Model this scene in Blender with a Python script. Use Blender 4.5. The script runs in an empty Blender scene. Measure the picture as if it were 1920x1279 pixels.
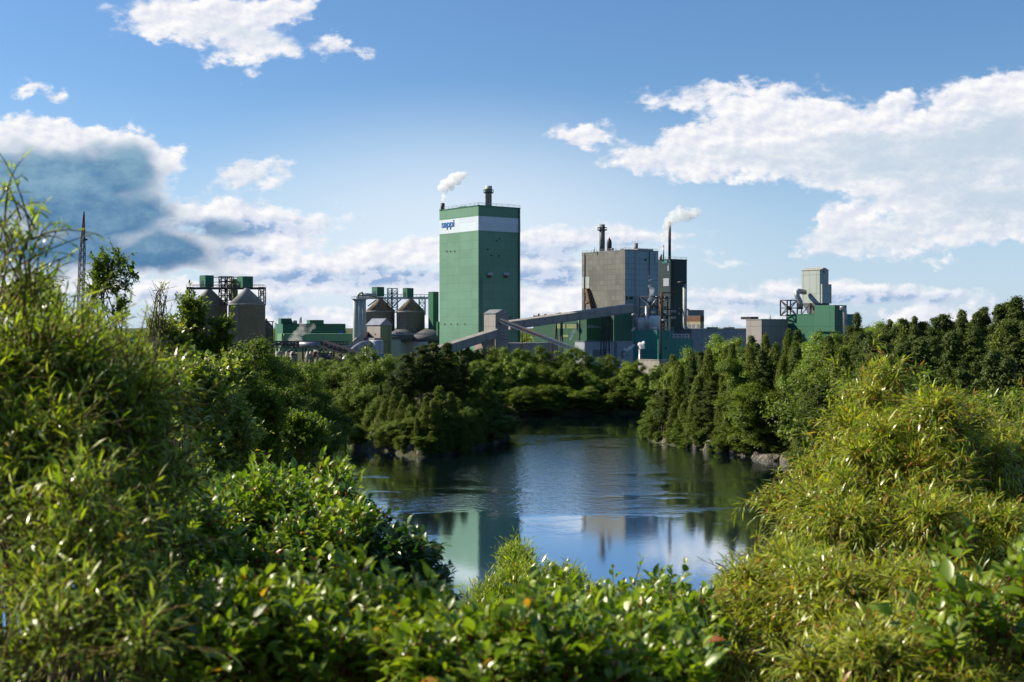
import bpy, bmesh, math, random, os
import numpy as np
from mathutils import Vector, Matrix

SC = bpy.context.scene
COL = SC.collection
rnd = random.Random(7)
RNG = np.random.default_rng(11)
TEST = os.environ.get('TESTMODE', '')

# ---------------------------------------------------------------- the place
# camera stands on a bluff 30 m above the river and looks along +Y
CAM_Z = 30.0
FPX = 2400.0        # focal length measured in photo pixels
HOR = 612.0         # row of the horizon

def pt(px, py, Y):
    return Vector(((px - 960.0) / FPX * Y, Y, CAM_Z - (py - HOR) / FPX * Y))
def wx(px, Y): return (px - 960.0) / FPX * Y
def wz(py, Y): return CAM_Z - (py - HOR) / FPX * Y

def tag(o, label=None, cat=None, group=None, kind=None):
    if label: o['label'] = label
    if cat: o['category'] = cat
    if group: o['group'] = group
    if kind: o['kind'] = kind
    return o

def empty(name, loc=(0, 0, 0), label=None, cat=None, group=None, kind=None):
    o = bpy.data.objects.new(name, None)
    COL.objects.link(o)
    o.location = loc
    o.empty_display_size = 0.5
    tag(o, label, cat, group, kind)
    return o

# ---------------------------------------------------------------- node helpers
class NT:
    def __init__(s, tree):
        s.t = tree; s.L = tree.links
    def n(s, typ, **kw):
        nd = s.t.nodes.new(typ)
        for k, v in kw.items(): setattr(nd, k, v)
        return nd
    def put(s, sock, v):
        if v is None: return
        if isinstance(v, bpy.types.NodeSocket): s.L.new(v, sock)
        else:
            if isinstance(v, (tuple, list)) and len(v) == 3 and sock.type == 'RGBA': v = (*v, 1)
            sock.default_value = v
    def m(s, op, a, b=None, c=None, clamp=False):
        nd = s.n('ShaderNodeMath', operation=op, use_clamp=clamp)
        s.put(nd.inputs[0], a); s.put(nd.inputs[1], b); s.put(nd.inputs[2], c)
        return nd.outputs[0]
    def v(s, op, a, b=None, c=None):
        nd = s.n('ShaderNodeVectorMath', operation=op)
        s.put(nd.inputs[0], a); s.put(nd.inputs[1], b)
        if c is not None: s.put(nd.inputs[3 if op == 'SCALE' else 2], c)
        return nd.outputs['Value'] if op in ('LENGTH', 'DOT_PRODUCT', 'DISTANCE') else nd.outputs[0]
    def noise(s, vec, scale=1.0, detail=3.0, rough=0.5, dist=0.0, col=False):
        nd = s.n('ShaderNodeTexNoise')
        s.put(nd.inputs['Vector'], vec); nd.inputs['Scale'].default_value = scale
        nd.inputs['Detail'].default_value = detail; nd.inputs['Roughness'].default_value = rough
        nd.inputs['Distortion'].default_value = dist
        return nd.outputs['Color' if col else 'Fac']
    def ss(s, x, lo, hi, a=0.0, b=1.0, mode='SMOOTHSTEP'):
        nd = s.n('ShaderNodeMapRange', interpolation_type=mode)
        s.put(nd.inputs[0], x); s.put(nd.inputs[1], lo); s.put(nd.inputs[2], hi)
        s.put(nd.inputs[3], a); s.put(nd.inputs[4], b)
        return nd.outputs[0]
    def mix(s, f, a, b, mode='MIX'):
        nd = s.n('ShaderNodeMix', data_type='RGBA', blend_type=mode)
        s.put(nd.inputs[0], f); s.put(nd.inputs[6], a); s.put(nd.inputs[7], b)
        return nd.outputs[2]
    def mapping(s, vec, loc=(0, 0, 0), rot=(0, 0, 0), scale=(1, 1, 1), typ='POINT'):
        nd = s.n('ShaderNodeMapping', vector_type=typ)
        s.put(nd.inputs['Vector'], vec)
        if typ != 'NORMAL' and 'Location' in nd.inputs: nd.inputs['Location'].default_value = loc
        nd.inputs['Rotation'].default_value = rot; nd.inputs['Scale'].default_value = scale
        return nd.outputs[0]
    def coord(s, which='Object'):
        return s.n('ShaderNodeTexCoord').outputs[which]
    def bump(s, h, strength=0.3, dist=0.1):
        nd = s.n('ShaderNodeBump'); s.put(nd.inputs['Height'], h)
        nd.inputs['Strength'].default_value = strength; nd.inputs['Distance'].default_value = dist
        return nd.outputs[0]

def new_mat(name):
    m = bpy.data.materials.new(name); m.use_nodes = True
    m.node_tree.nodes.clear()
    k = NT(m.node_tree)
    out = k.n('ShaderNodeOutputMaterial')
    return m, k, out

def principled(k, out, col, rough=0.6, metal=0.0, normal=None, spec=0.5, **kw):
    b = k.n('ShaderNodeBsdfPrincipled')
    k.put(b.inputs['Base Color'], col); k.put(b.inputs['Roughness'], rough)
    k.put(b.inputs['Metallic'], metal); b.inputs['Specular IOR Level'].default_value = spec
    if normal is not None: k.L.new(normal, b.inputs['Normal'])
    for kk, vv in kw.items(): k.put(b.inputs[kk.replace('_', ' ')], vv)
    k.L.new(b.outputs[0], out.inputs['Surface'])
    return b

# ---------------------------------------------------------------- mesh helpers
def mesh_np(name, verts, loops, starts, totals, mats, smooth=False, uv=None, edges_calc=True):
    me = bpy.data.meshes.new(name)
    verts = np.asarray(verts, dtype=np.float32)
    me.vertices.add(len(verts)); me.vertices.foreach_set('co', verts.ravel())
    me.loops.add(len(loops)); me.loops.foreach_set('vertex_index', np.asarray(loops, dtype=np.int32))
    me.polygons.add(len(starts))
    me.polygons.foreach_set('loop_start', np.asarray(starts, dtype=np.int32))
    me.polygons.foreach_set('loop_total', np.asarray(totals, dtype=np.int32))
    if smooth: me.polygons.foreach_set('use_smooth', np.ones(len(starts), dtype=bool))
    if uv is not None:
        l = me.uv_layers.new(name='UVMap'); l.data.foreach_set('uv', np.asarray(uv, dtype=np.float32).ravel())
    for m in (mats if isinstance(mats, (list, tuple)) else [mats]):
        if m: me.materials.append(m)
    me.update(calc_edges=True)
    return me

def link(name, me, parent=None, loc=None):
    o = bpy.data.objects.new(name, me); COL.objects.link(o)
    if parent: o.parent = parent
    if loc is not None: o.location = loc
    return o

class MB:
    """collects shapes in world space; build() links them as one mesh object"""
    def __init__(s): s.V = []; s.F = []; s.S = []
    def add(s, vs, fs, smooth=False):
        o = len(s.V); s.V += [Vector(v) for v in vs]
        for f in fs: s.F.append([i + o for i in f]); s.S.append(smooth)
        return s
    def hexa(s, b, t):
        """b, t: 4 bottom and 4 top points, counter-clockwise seen from above"""
        return s.add(list(b) + list(t), [(3, 2, 1, 0), (4, 5, 6, 7), (0, 1, 5, 4), (1, 2, 6, 5), (2, 3, 7, 6), (3, 0, 4, 7)])
    def obox(s, c, dx, dy, z0, z1, lx, ly):
        """c = a corner on plan, dx/dy plan unit vectors, lx/ly lengths"""
        c = Vector((c[0], c[1])); dx = Vector(dx); dy = Vector(dy)
        p = [c, c + dx * lx, c + dx * lx + dy * ly, c + dy * ly]
        if dx.x * dy.y - dx.y * dy.x < 0: p = [p[0], p[3], p[2], p[1]]
        return s.hexa([(q.x, q.y, z0) for q in p], [(q.x, q.y, z1) for q in p])
    def beam(s, a, b, w, h=None, up=Vector((0, 0, 1))):
        a = Vector(a); b = Vector(b); h = h or w
        d = (b - a).normalized()
        x = d.cross(up)
        if x.length < 1e-3: x = d.cross(Vector((1, 0, 0)))
        x.normalize(); y = x.cross(d).normalized()
        x *= w / 2; y *= h / 2
        r = [-x - y, x - y, x + y, -x + y]
        return s.add([a + q for q in r] + [b + q for q in r],
                     [(0, 1, 2, 3), (7, 6, 5, 4), (4, 5, 1, 0), (5, 6, 2, 1), (6, 7, 3, 2), (7, 4, 0, 3)])
    def tube(s, pts, r, n=10, caps=True, smooth=True):
        pts = [Vector(p) for p in pts]
        rs = r if isinstance(r, (list, tuple)) else [r] * len(pts)
        V = []; prev = None
        for i, p in enumerate(pts):
            d = (pts[min(i + 1, len(pts) - 1)] - pts[max(i - 1, 0)]).normalized()
            if prev is None:
                x = d.cross(Vector((0.13, 0.07, 1)));
                if x.length < 0.15: x = d.cross(Vector((1, 0.1, 0)))
            else: x = prev - d * prev.dot(d)
            x.normalize(); prev = x; y = d.cross(x)
            for k in range(n):
                a = 2 * math.pi * k / n
                V.append(p + (x * math.cos(a) + y * math.sin(a)) * rs[i])
        F = []
        for i in range(len(pts) - 1):
            for k in range(n):
                k2 = (k + 1) % n
                F.append((i * n + k, i * n + k2, (i + 1) * n + k2, (i + 1) * n + k))
        s.add(V, F, smooth)
        if caps:
            o = len(s.V) - len(V)
            s.F.append([o + k for k in reversed(range(n))]); s.S.append(False)
            s.F.append([o + (len(pts) - 1) * n + k for k in range(n)]); s.S.append(False)
        return s
    def lathe(s, c, prof, n=40, smooth=True, a0=0.0):
        """c plan centre, prof [(r, z)] from the bottom up"""
        V = []
        for r, z in prof:
            for k in range(n):
                a = a0 + 2 * math.pi * k / n
                V.append((c[0] + r * math.cos(a), c[1] + r * math.sin(a), z))
        F = [(i * n + k, i * n + (k + 1) % n, (i + 1) * n + (k + 1) % n, (i + 1) * n + k) for i in range(len(prof) - 1) for k in range(n)]
        s.add(V, F, smooth)
        o = len(s.V) - len(V)
        s.F.append([o + k for k in reversed(range(n))]); s.S.append(False)
        s.F.append([o + (len(prof) - 1) * n + k for k in range(n)]); s.S.append(False)
        return s
    def build(s, name, mat, parent=None, label=None):
        base = parent.location if parent else Vector((0, 0, 0))
        if parent and parent.parent: base = base + parent.parent.location
        V = np.array([v[:] for v in s.V], dtype=np.float64)
        loops = []; starts = []; totals = []; uv = []
        for f in s.F:
            starts.append(len(loops)); totals.append(len(f)); loops += f
            P = V[f]; nn = np.cross(P[1] - P[0], P[-1] - P[0])
            l = np.linalg.norm(nn); nn = nn / l if l > 1e-9 else np.array([0, 0, 1.0])
            if abs(nn[2]) > 0.8: uv += [(p[0], p[1]) for p in P]
            else:
                t = np.array([-nn[1], nn[0]]); t /= max(np.linalg.norm(t), 1e-9)
                uv += [(p[0] * t[0] + p[1] * t[1], p[2]) for p in P]
        me = mesh_np(name, V - np.array(base[:]), loops, starts, totals, mat, uv=uv)
        me.polygons.foreach_set('use_smooth', np.array(s.S, dtype=bool))
        o = link(name, me, parent)
        if label: o['label'] = label
        return o
# ---------------------------------------------------------------- sun, sky, clouds
SKY_LEVEL = 0.585
SUN_AZ = math.radians(77)     # to the left of the view direction
SUN_EL = math.radians(37)
SUN_DIR = Vector((-math.sin(SUN_AZ) * math.cos(SUN_EL), math.cos(SUN_AZ) * math.cos(SUN_EL), math.sin(SUN_EL)))
sun = bpy.data.lights.new('sun', 'SUN'); sun.energy = 5.0; sun.angle = math.radians(0.5); sun.color = (1.0, 0.88, 0.68)
so = bpy.data.objects.new('sun', sun); COL.objects.link(so)
so.rotation_euler = (-SUN_DIR).to_track_quat('-Z', 'Y').to_euler(); so.location = (-100, 50, 200)

W = bpy.data.worlds.new('World'); SC.world = W; W.use_nodes = True
W.node_tree.nodes.clear(); k = NT(W.node_tree)
wo = k.n('ShaderNodeOutputWorld')
sky = k.n('ShaderNodeTexSky', sky_type='NISHITA', sun_disc=False)
sky.sun_elevation = SUN_EL; sky.sun_rotation = -SUN_AZ
sky.air_density = 1.0; sky.dust_density = 0.5; sky.ozone_density = 3.0; sky.altitude = 60
D = k.coord('Generated')
sp = k.n('ShaderNodeSeparateXYZ'); k.L.new(D, sp.inputs[0])
X, Y, Z = sp.outputs
Ys = k.m('MAXIMUM', Y, 0.08)
cq = k.n('ShaderNodeCombineXYZ')
k.L.new(k.m('MULTIPLY', k.m('DIVIDE', X, Ys), FPX), cq.inputs[0])
k.L.new(k.m('MULTIPLY', k.m('DIVIDE', Z, Ys), FPX), cq.inputs[1])
Q = cq.outputs[0]           # bearing and height over the horizon as tangents, x 2400

# warps shared by every field
def centred(c, amp):
    return k.v('SCALE', k.v('SUBTRACT', c, (0.5, 0.5, 0.5)), c=amp)
Qn = k.mapping(Q, scale=(1, 1.5, 1))
w1 = centred(k.noise(Qn, 0.011, 2, 0.5, col=True), 56.0)
w2 = centred(k.noise(Qn, 0.04, 5, 0.62, col=True), 46.0)
QW = k.v('ADD', k.v('ADD', Q, w1), w2)
QW2 = k.v('ADD', Q, k.v('SCALE', w1, c=1.2))

def field(vec, blobs, smooth=14.0, cap=70.0):
    """blobs in photo units (x, y, rx, ry, tilt in degrees): distance inside the nearest, smoothly joined"""
    cur = None
    for b in blobs:
        x, y, rx, ry = b[:4]; rot = b[4] if len(b) > 4 else 0.0
        # the running result rides along as z so that the blobs are worked out one after the other
        vin = vec if cur is None else k.v('MULTIPLY_ADD', cur, (0, 0, 1), vec)
        q = k.mapping(vin, loc=(x - 960, HOR - y, 0), rot=(0, 0, math.radians(rot)), scale=(rx, ry, 1), typ='TEXTURE')
        q = k.v('MULTIPLY', q, (1, 1, 0))
        l = k.v('LENGTH', q)
        f = k.m('MULTIPLY', k.m('SUBTRACT', 1.0, l), min(rx, ry, cap) if min(rx, ry) > 1 else 1)
        cur = f if cur is None else k.m('SMOOTH_MAX', cur, f, smooth)
    return cur

sq = k.n('ShaderNodeSeparateXYZ'); k.L.new(Q, sq.inputs[0]); sqy = sq.outputs[1]
fine = k.noise(Qn, 0.016, 6, 0.56)
fine2 = k.noise(k.mapping(Qn, loc=(-9, 12, 0)), 0.016, 6, 0.56)   # the same field a step towards the sun
relief = k.m('SUBTRACT', fine, fine2)
fz = k.m('MULTIPLY', k.m('SUBTRACT', fine, 0.5), 60.0)

white_blobs = [
    # high cloud, upper left
    (320, 48, 100, 34, -4), (420, 40, 120, 42, 0), (470, 85, 84, 36, 8), (385, 12, 140, 26, 0), (535, 30, 50, 16, 20), (530, 92, 60, 14, 6),
    (648, 86, 32, 10, -12), (50, 166, 20, 7, 0), (107, 186, 12, 10, 30), (470, 136, 12, 6, 0), (20, 226, 26, 9, 0),
    # small ones in the middle
    (476, 322, 54, 20, 12), (500, 342, 24, 10, 10), (1104, 256, 62, 22, 0),
    # long band on the right
    (1275, 292, 120, 26, 2), (1360, 280, 180, 54, 6), (1500, 262, 190, 76, 4), (1440, 214, 120, 34, 0), (1300, 190, 90, 17, 0),
    (1390, 174, 115, 20, 0), (1560, 300, 160, 66, -16), (1700, 268, 220, 84, 8), (1880, 240, 170, 110, 10), (1900, 350, 200, 100, 0), (1760, 372, 110, 68, 0),
    (2100, 280, 260, 150, 0), (1580, 428, 70, 42, 25), (1650, 385, 60, 34, 20), (1650, 444, 120, 32, 0), (1850, 424, 200, 30, 3), (1670, 480, 48, 12, 0), (1762, 484, 15, 8, 0), (1690, 180, 18, 8, 0),
    # bank on the left
    (60, 300, 200, 78, 0), (200, 300, 140, 66, -8), (150, 370, 170, 80, 0), (120, 450, 240, 76, 0), (300, 466, 140, 62, 0),
    (430, 404, 180, 34, -2), (560, 414, 80, 18, 0), (470, 462, 140, 48, 0), (520, 506, 130, 38, 0), (-120, 380, 220, 170, 0), (316, 302, 28, 28, 0),
]
low_blobs = [
    (700, 486, 150, 34, 4), (800, 468, 90, 30, 0), (620, 530, 150, 20, 0), (770, 530, 120, 26, 0), (300, 548, 330, 24, 0), (60, 540, 160, 30, 0), (480, 588, 160, 22, 0),
    (1050, 448, 150, 24, 0), (1010, 500, 90, 36, 0), (1180, 442, 110, 14, 0), (1270, 466, 40, 6, 0), (1040, 560, 110, 40, 0), (1240, 585, 60, 30, 0),
    (1400, 560, 120, 20, 0), (1540, 546, 170, 20, 0), (1700, 556, 120, 14, 0), (1370, 596, 90, 18, 0), (1790, 590, 150, 18, 0), (1340, 490, 22, 4, 0), (1900, 575, 90, 10, 0), (700, 600, 120, 16, 0),
]
shade_dark = [(60, 340, 230, 74, 0), (205, 322, 115, 60, -6), (160, 400, 140, 66, 0), (110, 472, 240, 46, 0), (290, 474, 130, 50, 0), (310, 502, 120, 20, 0), (-150, 400, 220, 120, 0),
              (390, 430, 90, 22, 0), (250, 400, 90, 50, 0), (340, 480, 70, 30, 0)]
shade_mid = [(450, 424, 150, 18, 0), (460, 476, 60, 16, 0), (560, 522, 120, 16, 0), (740, 520, 120, 22, 0), (1020, 472, 110, 16, 0), (1030, 520, 80, 22, 0), (1150, 458, 80, 9, 0),
             (1440, 572, 140, 12, 0), (1620, 560, 170, 14, 0), (690, 562, 110, 10, 0), (540, 578, 40, 20, 0), (1900, 590, 90, 10, 0), (150, 560, 200, 8, 0)]
shade_soft = [(1850, 270, 200, 60, 8), (1640, 290, 160, 40, 0), (1860, 370, 200, 50, 0), (1520, 320, 110, 16, -8), (1640, 452, 110, 10, 0), (480, 335, 40, 8, 0),
              (1400, 300, 120, 16, 0), (440, 60, 60, 14, 0), (1800, 430, 150, 12, 0)]

QWL = k.v('ADD', Q, k.v('MULTIPLY', k.v('ADD', w1, w2), (1.6, 0.5, 0)))
QWM = k.v('ADD', Q, k.v('MULTIPLY', k.v('ADD', w1, w2), (1.3, 0.5, 0)))
wisp = k.noise(k.mapping(Q, rot=(0, 0, 0.2), scale=(0.5, 1.4, 1)), 0.012, 3, 0.6)
lay = k.noise(k.mapping(k.v('ADD', Q, w2), rot=(0, 0, 0.08), scale=(0.35, 1.6, 1)), 0.016, 5, 0.6)
rl = k.m('MULTIPLY', relief, 4.5)
litc = k.mix(k.m('ADD', 0.5, rl, clamp=True), (0.74, 0.77, 0.87), (1.0, 0.985, 0.98))
shdv = k.mix(k.ss(k.m('ADD', k.m('ADD', k.m('MULTIPLY', lay, 0.5), k.m('MULTIPLY', fine, 0.6)), k.m('MULTIPLY', sqy, 0.0012)), 0.62, 1.12), (0.045, 0.175, 0.36), (0.24, 0.42, 0.56))
shdm = k.mix(k.ss(k.m('ADD', fine, k.m('MULTIPLY', relief, 1.5)), 0.38, 0.62), (0.22, 0.38, 0.64), (0.60, 0.68, 0.85))

sk = k.v('MULTIPLY', sky.outputs[0], (0.1 * 0.80, 0.1 * 1.04, 0.1 * 1.27))
lift = k.m('MULTIPLY', k.ss(Z, -0.02, 0.20, 0.66, 0.0), k.ss(Y, 0.2, 0.8, 0.25, 1.0))
skyc = k.mix(lift, sk, (0.66, 0.80, 1.0))
gl = k.v('LENGTH', k.v('MULTIPLY', k.v('ADD', Q, (110, -150, 0)), (1.0 / 700, 1.0 / 330, 0)))   # thin bright veil low in the middle of the view
skyc = k.mix(k.ss(gl, 1.0, 0.0, 0.0, 0.62), skyc, (0.86, 0.93, 1.0))

def region(x0, x1, y0, y1):
    """the clouds over one part of the sky (only the blobs that reach it)"""
    def near(bl):
        return [b for b in bl if b[0] + b[2] + 80 > x0 and b[0] - b[2] - 80 < x1 and b[1] + b[3] + 60 > y0 and b[1] - b[3] - 60 < y1]
    def has(bl): return len(near(bl)) > 0
    cl = litc; rgb = skyc
    if has(shade_soft):
        cl = k.mix(k.ss(k.m('ADD', field(QW2, near(shade_soft), 25.0), k.m('ADD', k.m('MULTIPLY', fz, 0.7), k.m('MULTIPLY', k.m('SUBTRACT', lay, 0.5), 90.0))), -20.0, 40.0, 0, 0.85), cl, (0.52, 0.64, 0.76))
    if has(shade_mid):
        cl = k.mix(k.ss(k.m('ADD', field(QWM, near(shade_mid), 15.0), k.m('MULTIPLY', fz, 0.5)), -8.0, 12.0, 0, 0.92), cl, shdm)
    if has(shade_dark):
        cl = k.mix(k.ss(k.m('ADD', field(QW2, near(shade_dark), 25.0), k.m('MULTIPLY', fz, 0.8)), -12.0, 30.0, 0, 0.97), cl, shdv)
    if has(low_blobs):
        c2 = k.ss(k.m('ADD', field(QWL, near(low_blobs), 10.0, 40.0), k.m('MULTIPLY', fz, 0.9)), -6.0, 10.0, 0, 0.92)
        rgb = k.mix(c2, rgb, cl)
    if has(white_blobs):
        c1 = k.ss(k.m('ADD', field(QW, near(white_blobs)), fz), -7.0, k.ss(wisp, 0.48, 0.72, 9.0, 24.0), 0, 0.97)
        rgb = k.mix(c1, rgb, cl)
    b = k.n('ShaderNodeBackground'); k.L.new(rgb, b.inputs[0]); b.inputs[1].default_value = SKY_LEVEL
    return b.outputs[0]
def shmix(f, a, b):
    nd = k.n('ShaderNodeMixShader'); k.L.new(f, nd.inputs[0]); k.L.new(a, nd.inputs[1]); k.L.new(b, nd.inputs[2]); return nd.outputs[0]
CX = [-400, 620, 1170, 2400]; YS = 395
isup = k.m('GREATER_THAN', sq.outputs[1], HOR - YS)
colsh = [shmix(isup, region(CX[i], CX[i + 1], YS, 640), region(CX[i], CX[i + 1], -100, YS)) for i in range(3)]
g1 = k.m('GREATER_THAN', sq.outputs[0], CX[1] - 960.0); g2 = k.m('GREATER_THAN', sq.outputs[0], CX[2] - 960.0)
ahead = shmix(g1, colsh[0], shmix(g2, colsh[1], colsh[2]))
# the rest of the sky: scattered cloud
back = k.ss(k.noise(k.mapping(D, scale=(1, 1, 3)), 2.3, 3, 0.6), 0.58, 0.74)
edge = k.m('MAXIMUM', k.ss(sq.outputs[1], 640, 820), k.m('MAXIMUM', k.ss(Y, 0.75, 0.6), k.m('MAXIMUM', k.ss(sq.outputs[0], -1300, -1500), k.ss(sq.outputs[0], 1300, 1500))))
restc = k.mix(k.m('MULTIPLY', back, k.m('MULTIPLY', edge, 0.85)), skyc, (0.34, 0.38, 0.46))
rb = k.n('ShaderNodeBackground'); k.L.new(restc, rb.inputs[0]); rb.inputs[1].default_value = SKY_LEVEL
inview = k.m('MULTIPLY', k.m('MULTIPLY', k.m('GREATER_THAN', Y, 0.5), k.m('LESS_THAN', k.m('ABSOLUTE', sq.outputs[0]), 1340.0)),
             k.m('MULTIPLY', k.m('GREATER_THAN', sq.outputs[1], -8.0), k.m('LESS_THAN', sq.outputs[1], 700.0)))
k.L.new(shmix(inview, rb.outputs[0], ahead), wo.inputs[0])
W.cycles.sampling_method = 'MANUAL'; W.cycles.sample_map_resolution = 512

# ---------------------------------------------------------------- camera and render settings
cd = bpy.data.cameras.new('camera'); cam = bpy.data.objects.new('camera', cd); COL.objects.link(cam)
cam.location = (0, 0, CAM_Z); cam.rotation_euler = (math.radians(90), 0, 0)
cd.sensor_width = 36; cd.lens = FPX / 1920 * 36; cd.shift_y = -(639.5 - HOR) / 1920
cd.clip_start = 0.1; cd.clip_end = 20000
cd.dof.use_dof = True; cd.dof.focus_distance = 40; cd.dof.aperture_fstop = 5.0
SC.camera = cam
SC.view_settings.view_transform = 'Standard'; SC.view_settings.look = 'None'
SC.view_settings.exposure = 0.8; SC.view_settings.gamma = 1.0
cy = SC.cycles
cy.use_denoising = True; cy.denoiser = 'OPENIMAGEDENOISE'; cy.denoising_input_passes = 'RGB_ALBEDO_NORMAL'
cy.max_bounces = 6; cy.diffuse_bounces = 2; cy.glossy_bounces = 3; cy.transmission_bounces = 3; cy.transparent_max_bounces = 6; cy.volume_bounces = 6
cy.use_adaptive_sampling = True; cy.adaptive_threshold = 0.015
cy.caustics_reflective = False; cy.caustics_refractive = False
cy.sample_clamp_indirect = 6.0
# ---------------------------------------------------------------- terrain and water
RIVER = np.array([(-70, 128), (-20, 118), (30, 112), (75, 120), (88, 170), (72, 225), (58, 262), (63, 284), (54, 296), (45, 314), (37, 330), (35, 350), (44, 372), (75, 398),
                  (130, 420), (260, 440), (260, 470), (120, 452), (60, 449), (8, 440), (-22, 424), (-40, 398), (-55, 374), (-90, 372), (-210, 400), (-210, 372),
                  (-100, 345), (-66, 322), (-52, 285), (-40, 240), (-36, 200), (-52, 160)], float)
ISLAND = np.array([(-41, 318), (-38, 328), (-34, 345), (-26, 362), (-12, 364), (-2, 352), (0, 342), (-3, 332), (-9, 312), (-15, 299), (-20, 293), (-25, 296), (-29, 305), (-35, 312)], float)

def poly_sdf(P, x, y):
    """> 0 inside"""
    d = np.full(x.shape, 1e9); ins = np.zeros(x.shape, bool)
    n = len(P)
    for i in range(n):
        ax, ay = P[i]; bx, by = P[(i + 1) % n]
        ex, ey = bx - ax, by - ay
        t = np.clip(((x - ax) * ex + (y - ay) * ey) / (ex * ex + ey * ey), 0, 1)
        d = np.minimum(d, np.hypot(x - ax - t * ex, y - ay - t * ey))
        c = (ay > y) != (by > y)
        with np.errstate(divide='ignore', invalid='ignore'):
            xi = ax + (y - ay) / (by - ay if by != ay else 1e-9) * ex
        ins ^= c & (x < xi)
    return np.where(ins, d, -d)

def sstep(x, a, b):
    t = np.clip((x - a) / (b - a), 0, 1); return t * t * (3 - 2 * t)

def wob(x, y):
    return (np.sin(x * 0.21 + 1.3 * np.sin(y * 0.13)) * np.cos(y * 0.17 + 0.8 * np.sin(x * 0.11)) + 0.5 * np.sin(x * 0.53 + y * 0.41) * np.cos(y * 0.47 - x * 0.19))

def height(x, y):
    x = np.asarray(x, float); y = np.asarray(y, float)
    din = poly_sdf(RIVER, x, y); isl = poly_sdf(ISLAND, x, y)
    d = -din                                  # distance to the river on land
    prof_mill = np.interp(d, [0, 2, 6, 30, 60, 4000], [0.2, 1.6, 2.6, 6.0, 8.0, 8.0])
    prof_right = np.interp(d, [0, 1.5, 5, 20, 50, 100, 400], [0.2, 1.3, 3.4, 8.0, 14.0, 20.0, 16.0])
    prof_left = np.interp(d, [0, 2, 10, 60, 150, 1000], [0.3, 1.5, 3.0, 8.0, 12.0, 10.0])
    wr = sstep(x, 20, 50) * sstep(y, 440, 330)
    wl = sstep(x, -20, -50) * sstep(y, 400, 330)
    h = prof_mill * (1 - wr) * (1 - wl) + prof_right * wr + prof_left * wl * (1 - wr)
    # the bluff we stand on
    bl = np.interp(y + 0.10 * np.abs(x), [-60, 0, 4, 9, 20, 45, 80, 112, 130], [29.0, 28.35, 27.9, 27.2, 23.5, 13.5, 5.5, 1.2, 0.2])
    wb = sstep(y, 175, 105)
    h = h * (1 - wb) + np.maximum(bl, np.minimum(d * 0.3, 3.0)) * wb
    h = h + 0.35 * wob(x, y) * np.clip(d / 8, 0, 1) * np.clip(np.hypot(x, y) / 40, 0.05, 1)
    h = np.maximum(h, 0.25)
    # right hill behind and far country
    h = h + 10 * sstep(x, 150, 500) * sstep(y, 150, 500) * sstep(y, 1500, 700)
    h = np.where(din > 0, -np.clip(din * 0.6, 0.15, 3.0), h)
    hi = np.interp(isl, [0, 0.8, 3, 8, 14, 20], [-0.4, 0.9, 2.6, 6.4, 8.6, 9.5]) + 0.4 * wob(x * 1.7, y * 1.7)
    return np.where(isl > -0.5, np.maximum(hi, -0.4), h)

def H(x, y): return float(height(np.array([x]), np.array([y]))[0])

gx = np.concatenate([[-9000, -5000, -2500, -1300, -700, -450, -320], np.arange(-250, -90, 6), np.arange(-90, 100, 1.9), np.arange(100, 260, 6), [320, 450, 700, 1300, 2500, 5000, 9000]])
gy = np.concatenate([[-400, -150, -60, -20, -8], np.arange(0, 130, 2.6), np.arange(130, 470, 2.0), np.arange(475, 720, 10), [760, 850, 1000, 1300, 1800, 2600, 4000, 7000, 15000]])
GX, GY = np.meshgrid(gx, gy)
GZ = height(GX, GY)
nx, ny = len(gx), len(gy)
idx = np.arange(nx * ny).reshape(ny, nx)
q = np.stack([idx[:-1, :-1], idx[:-1, 1:], idx[1:, 1:], idx[1:, :-1]], -1).reshape(-1, 4)
me = mesh_np('ground', np.stack([GX, GY, GZ], -1).reshape(-1, 3), q.ravel(), np.arange(len(q)) * 4, np.full(len(q), 4), None, smooth=True)
ground = link('ground', me); tag(ground, 'wooded river banks and bluff under the trees', kind='structure')
m, k, out = new_mat('forest_floor')
P = k.coord('Object')
n1 = k.noise(P, 0.25, 6, 0.6); n2 = k.noise(P, 3.0, 4, 0.6)
c = k.mix(k.ss(n1, 0.4, 0.6), (0.030, 0.042, 0.016), (0.075, 0.085, 0.030))
c = k.mix(k.ss(n2, 0.5, 0.7), c, (0.075, 0.055, 0.035))
g = k.n('ShaderNodeNewGeometry'); sz = k.n('ShaderNodeSeparateXYZ'); k.L.new(g.outputs['Normal'], sz.inputs[0])
sp_ = k.n('ShaderNodeSeparateXYZ'); k.L.new(g.outputs['Position'], sp_.inputs[0])
rockc = k.mix(k.ss(k.noise(P, 1.3, 6, .7), .35, .65), (0.018, 0.022, 0.012), (0.085, 0.078, 0.06))
c = k.mix(k.m('MULTIPLY', k.ss(sz.outputs[2], 0.85, 0.6), k.ss(sp_.outputs[2], 7.0, 4.5)), c, rockc)
principled(k, out, c, 0.95, normal=k.bump(n2, 0.6, 0.5), spec=0.2)
me.materials.append(m)

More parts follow.
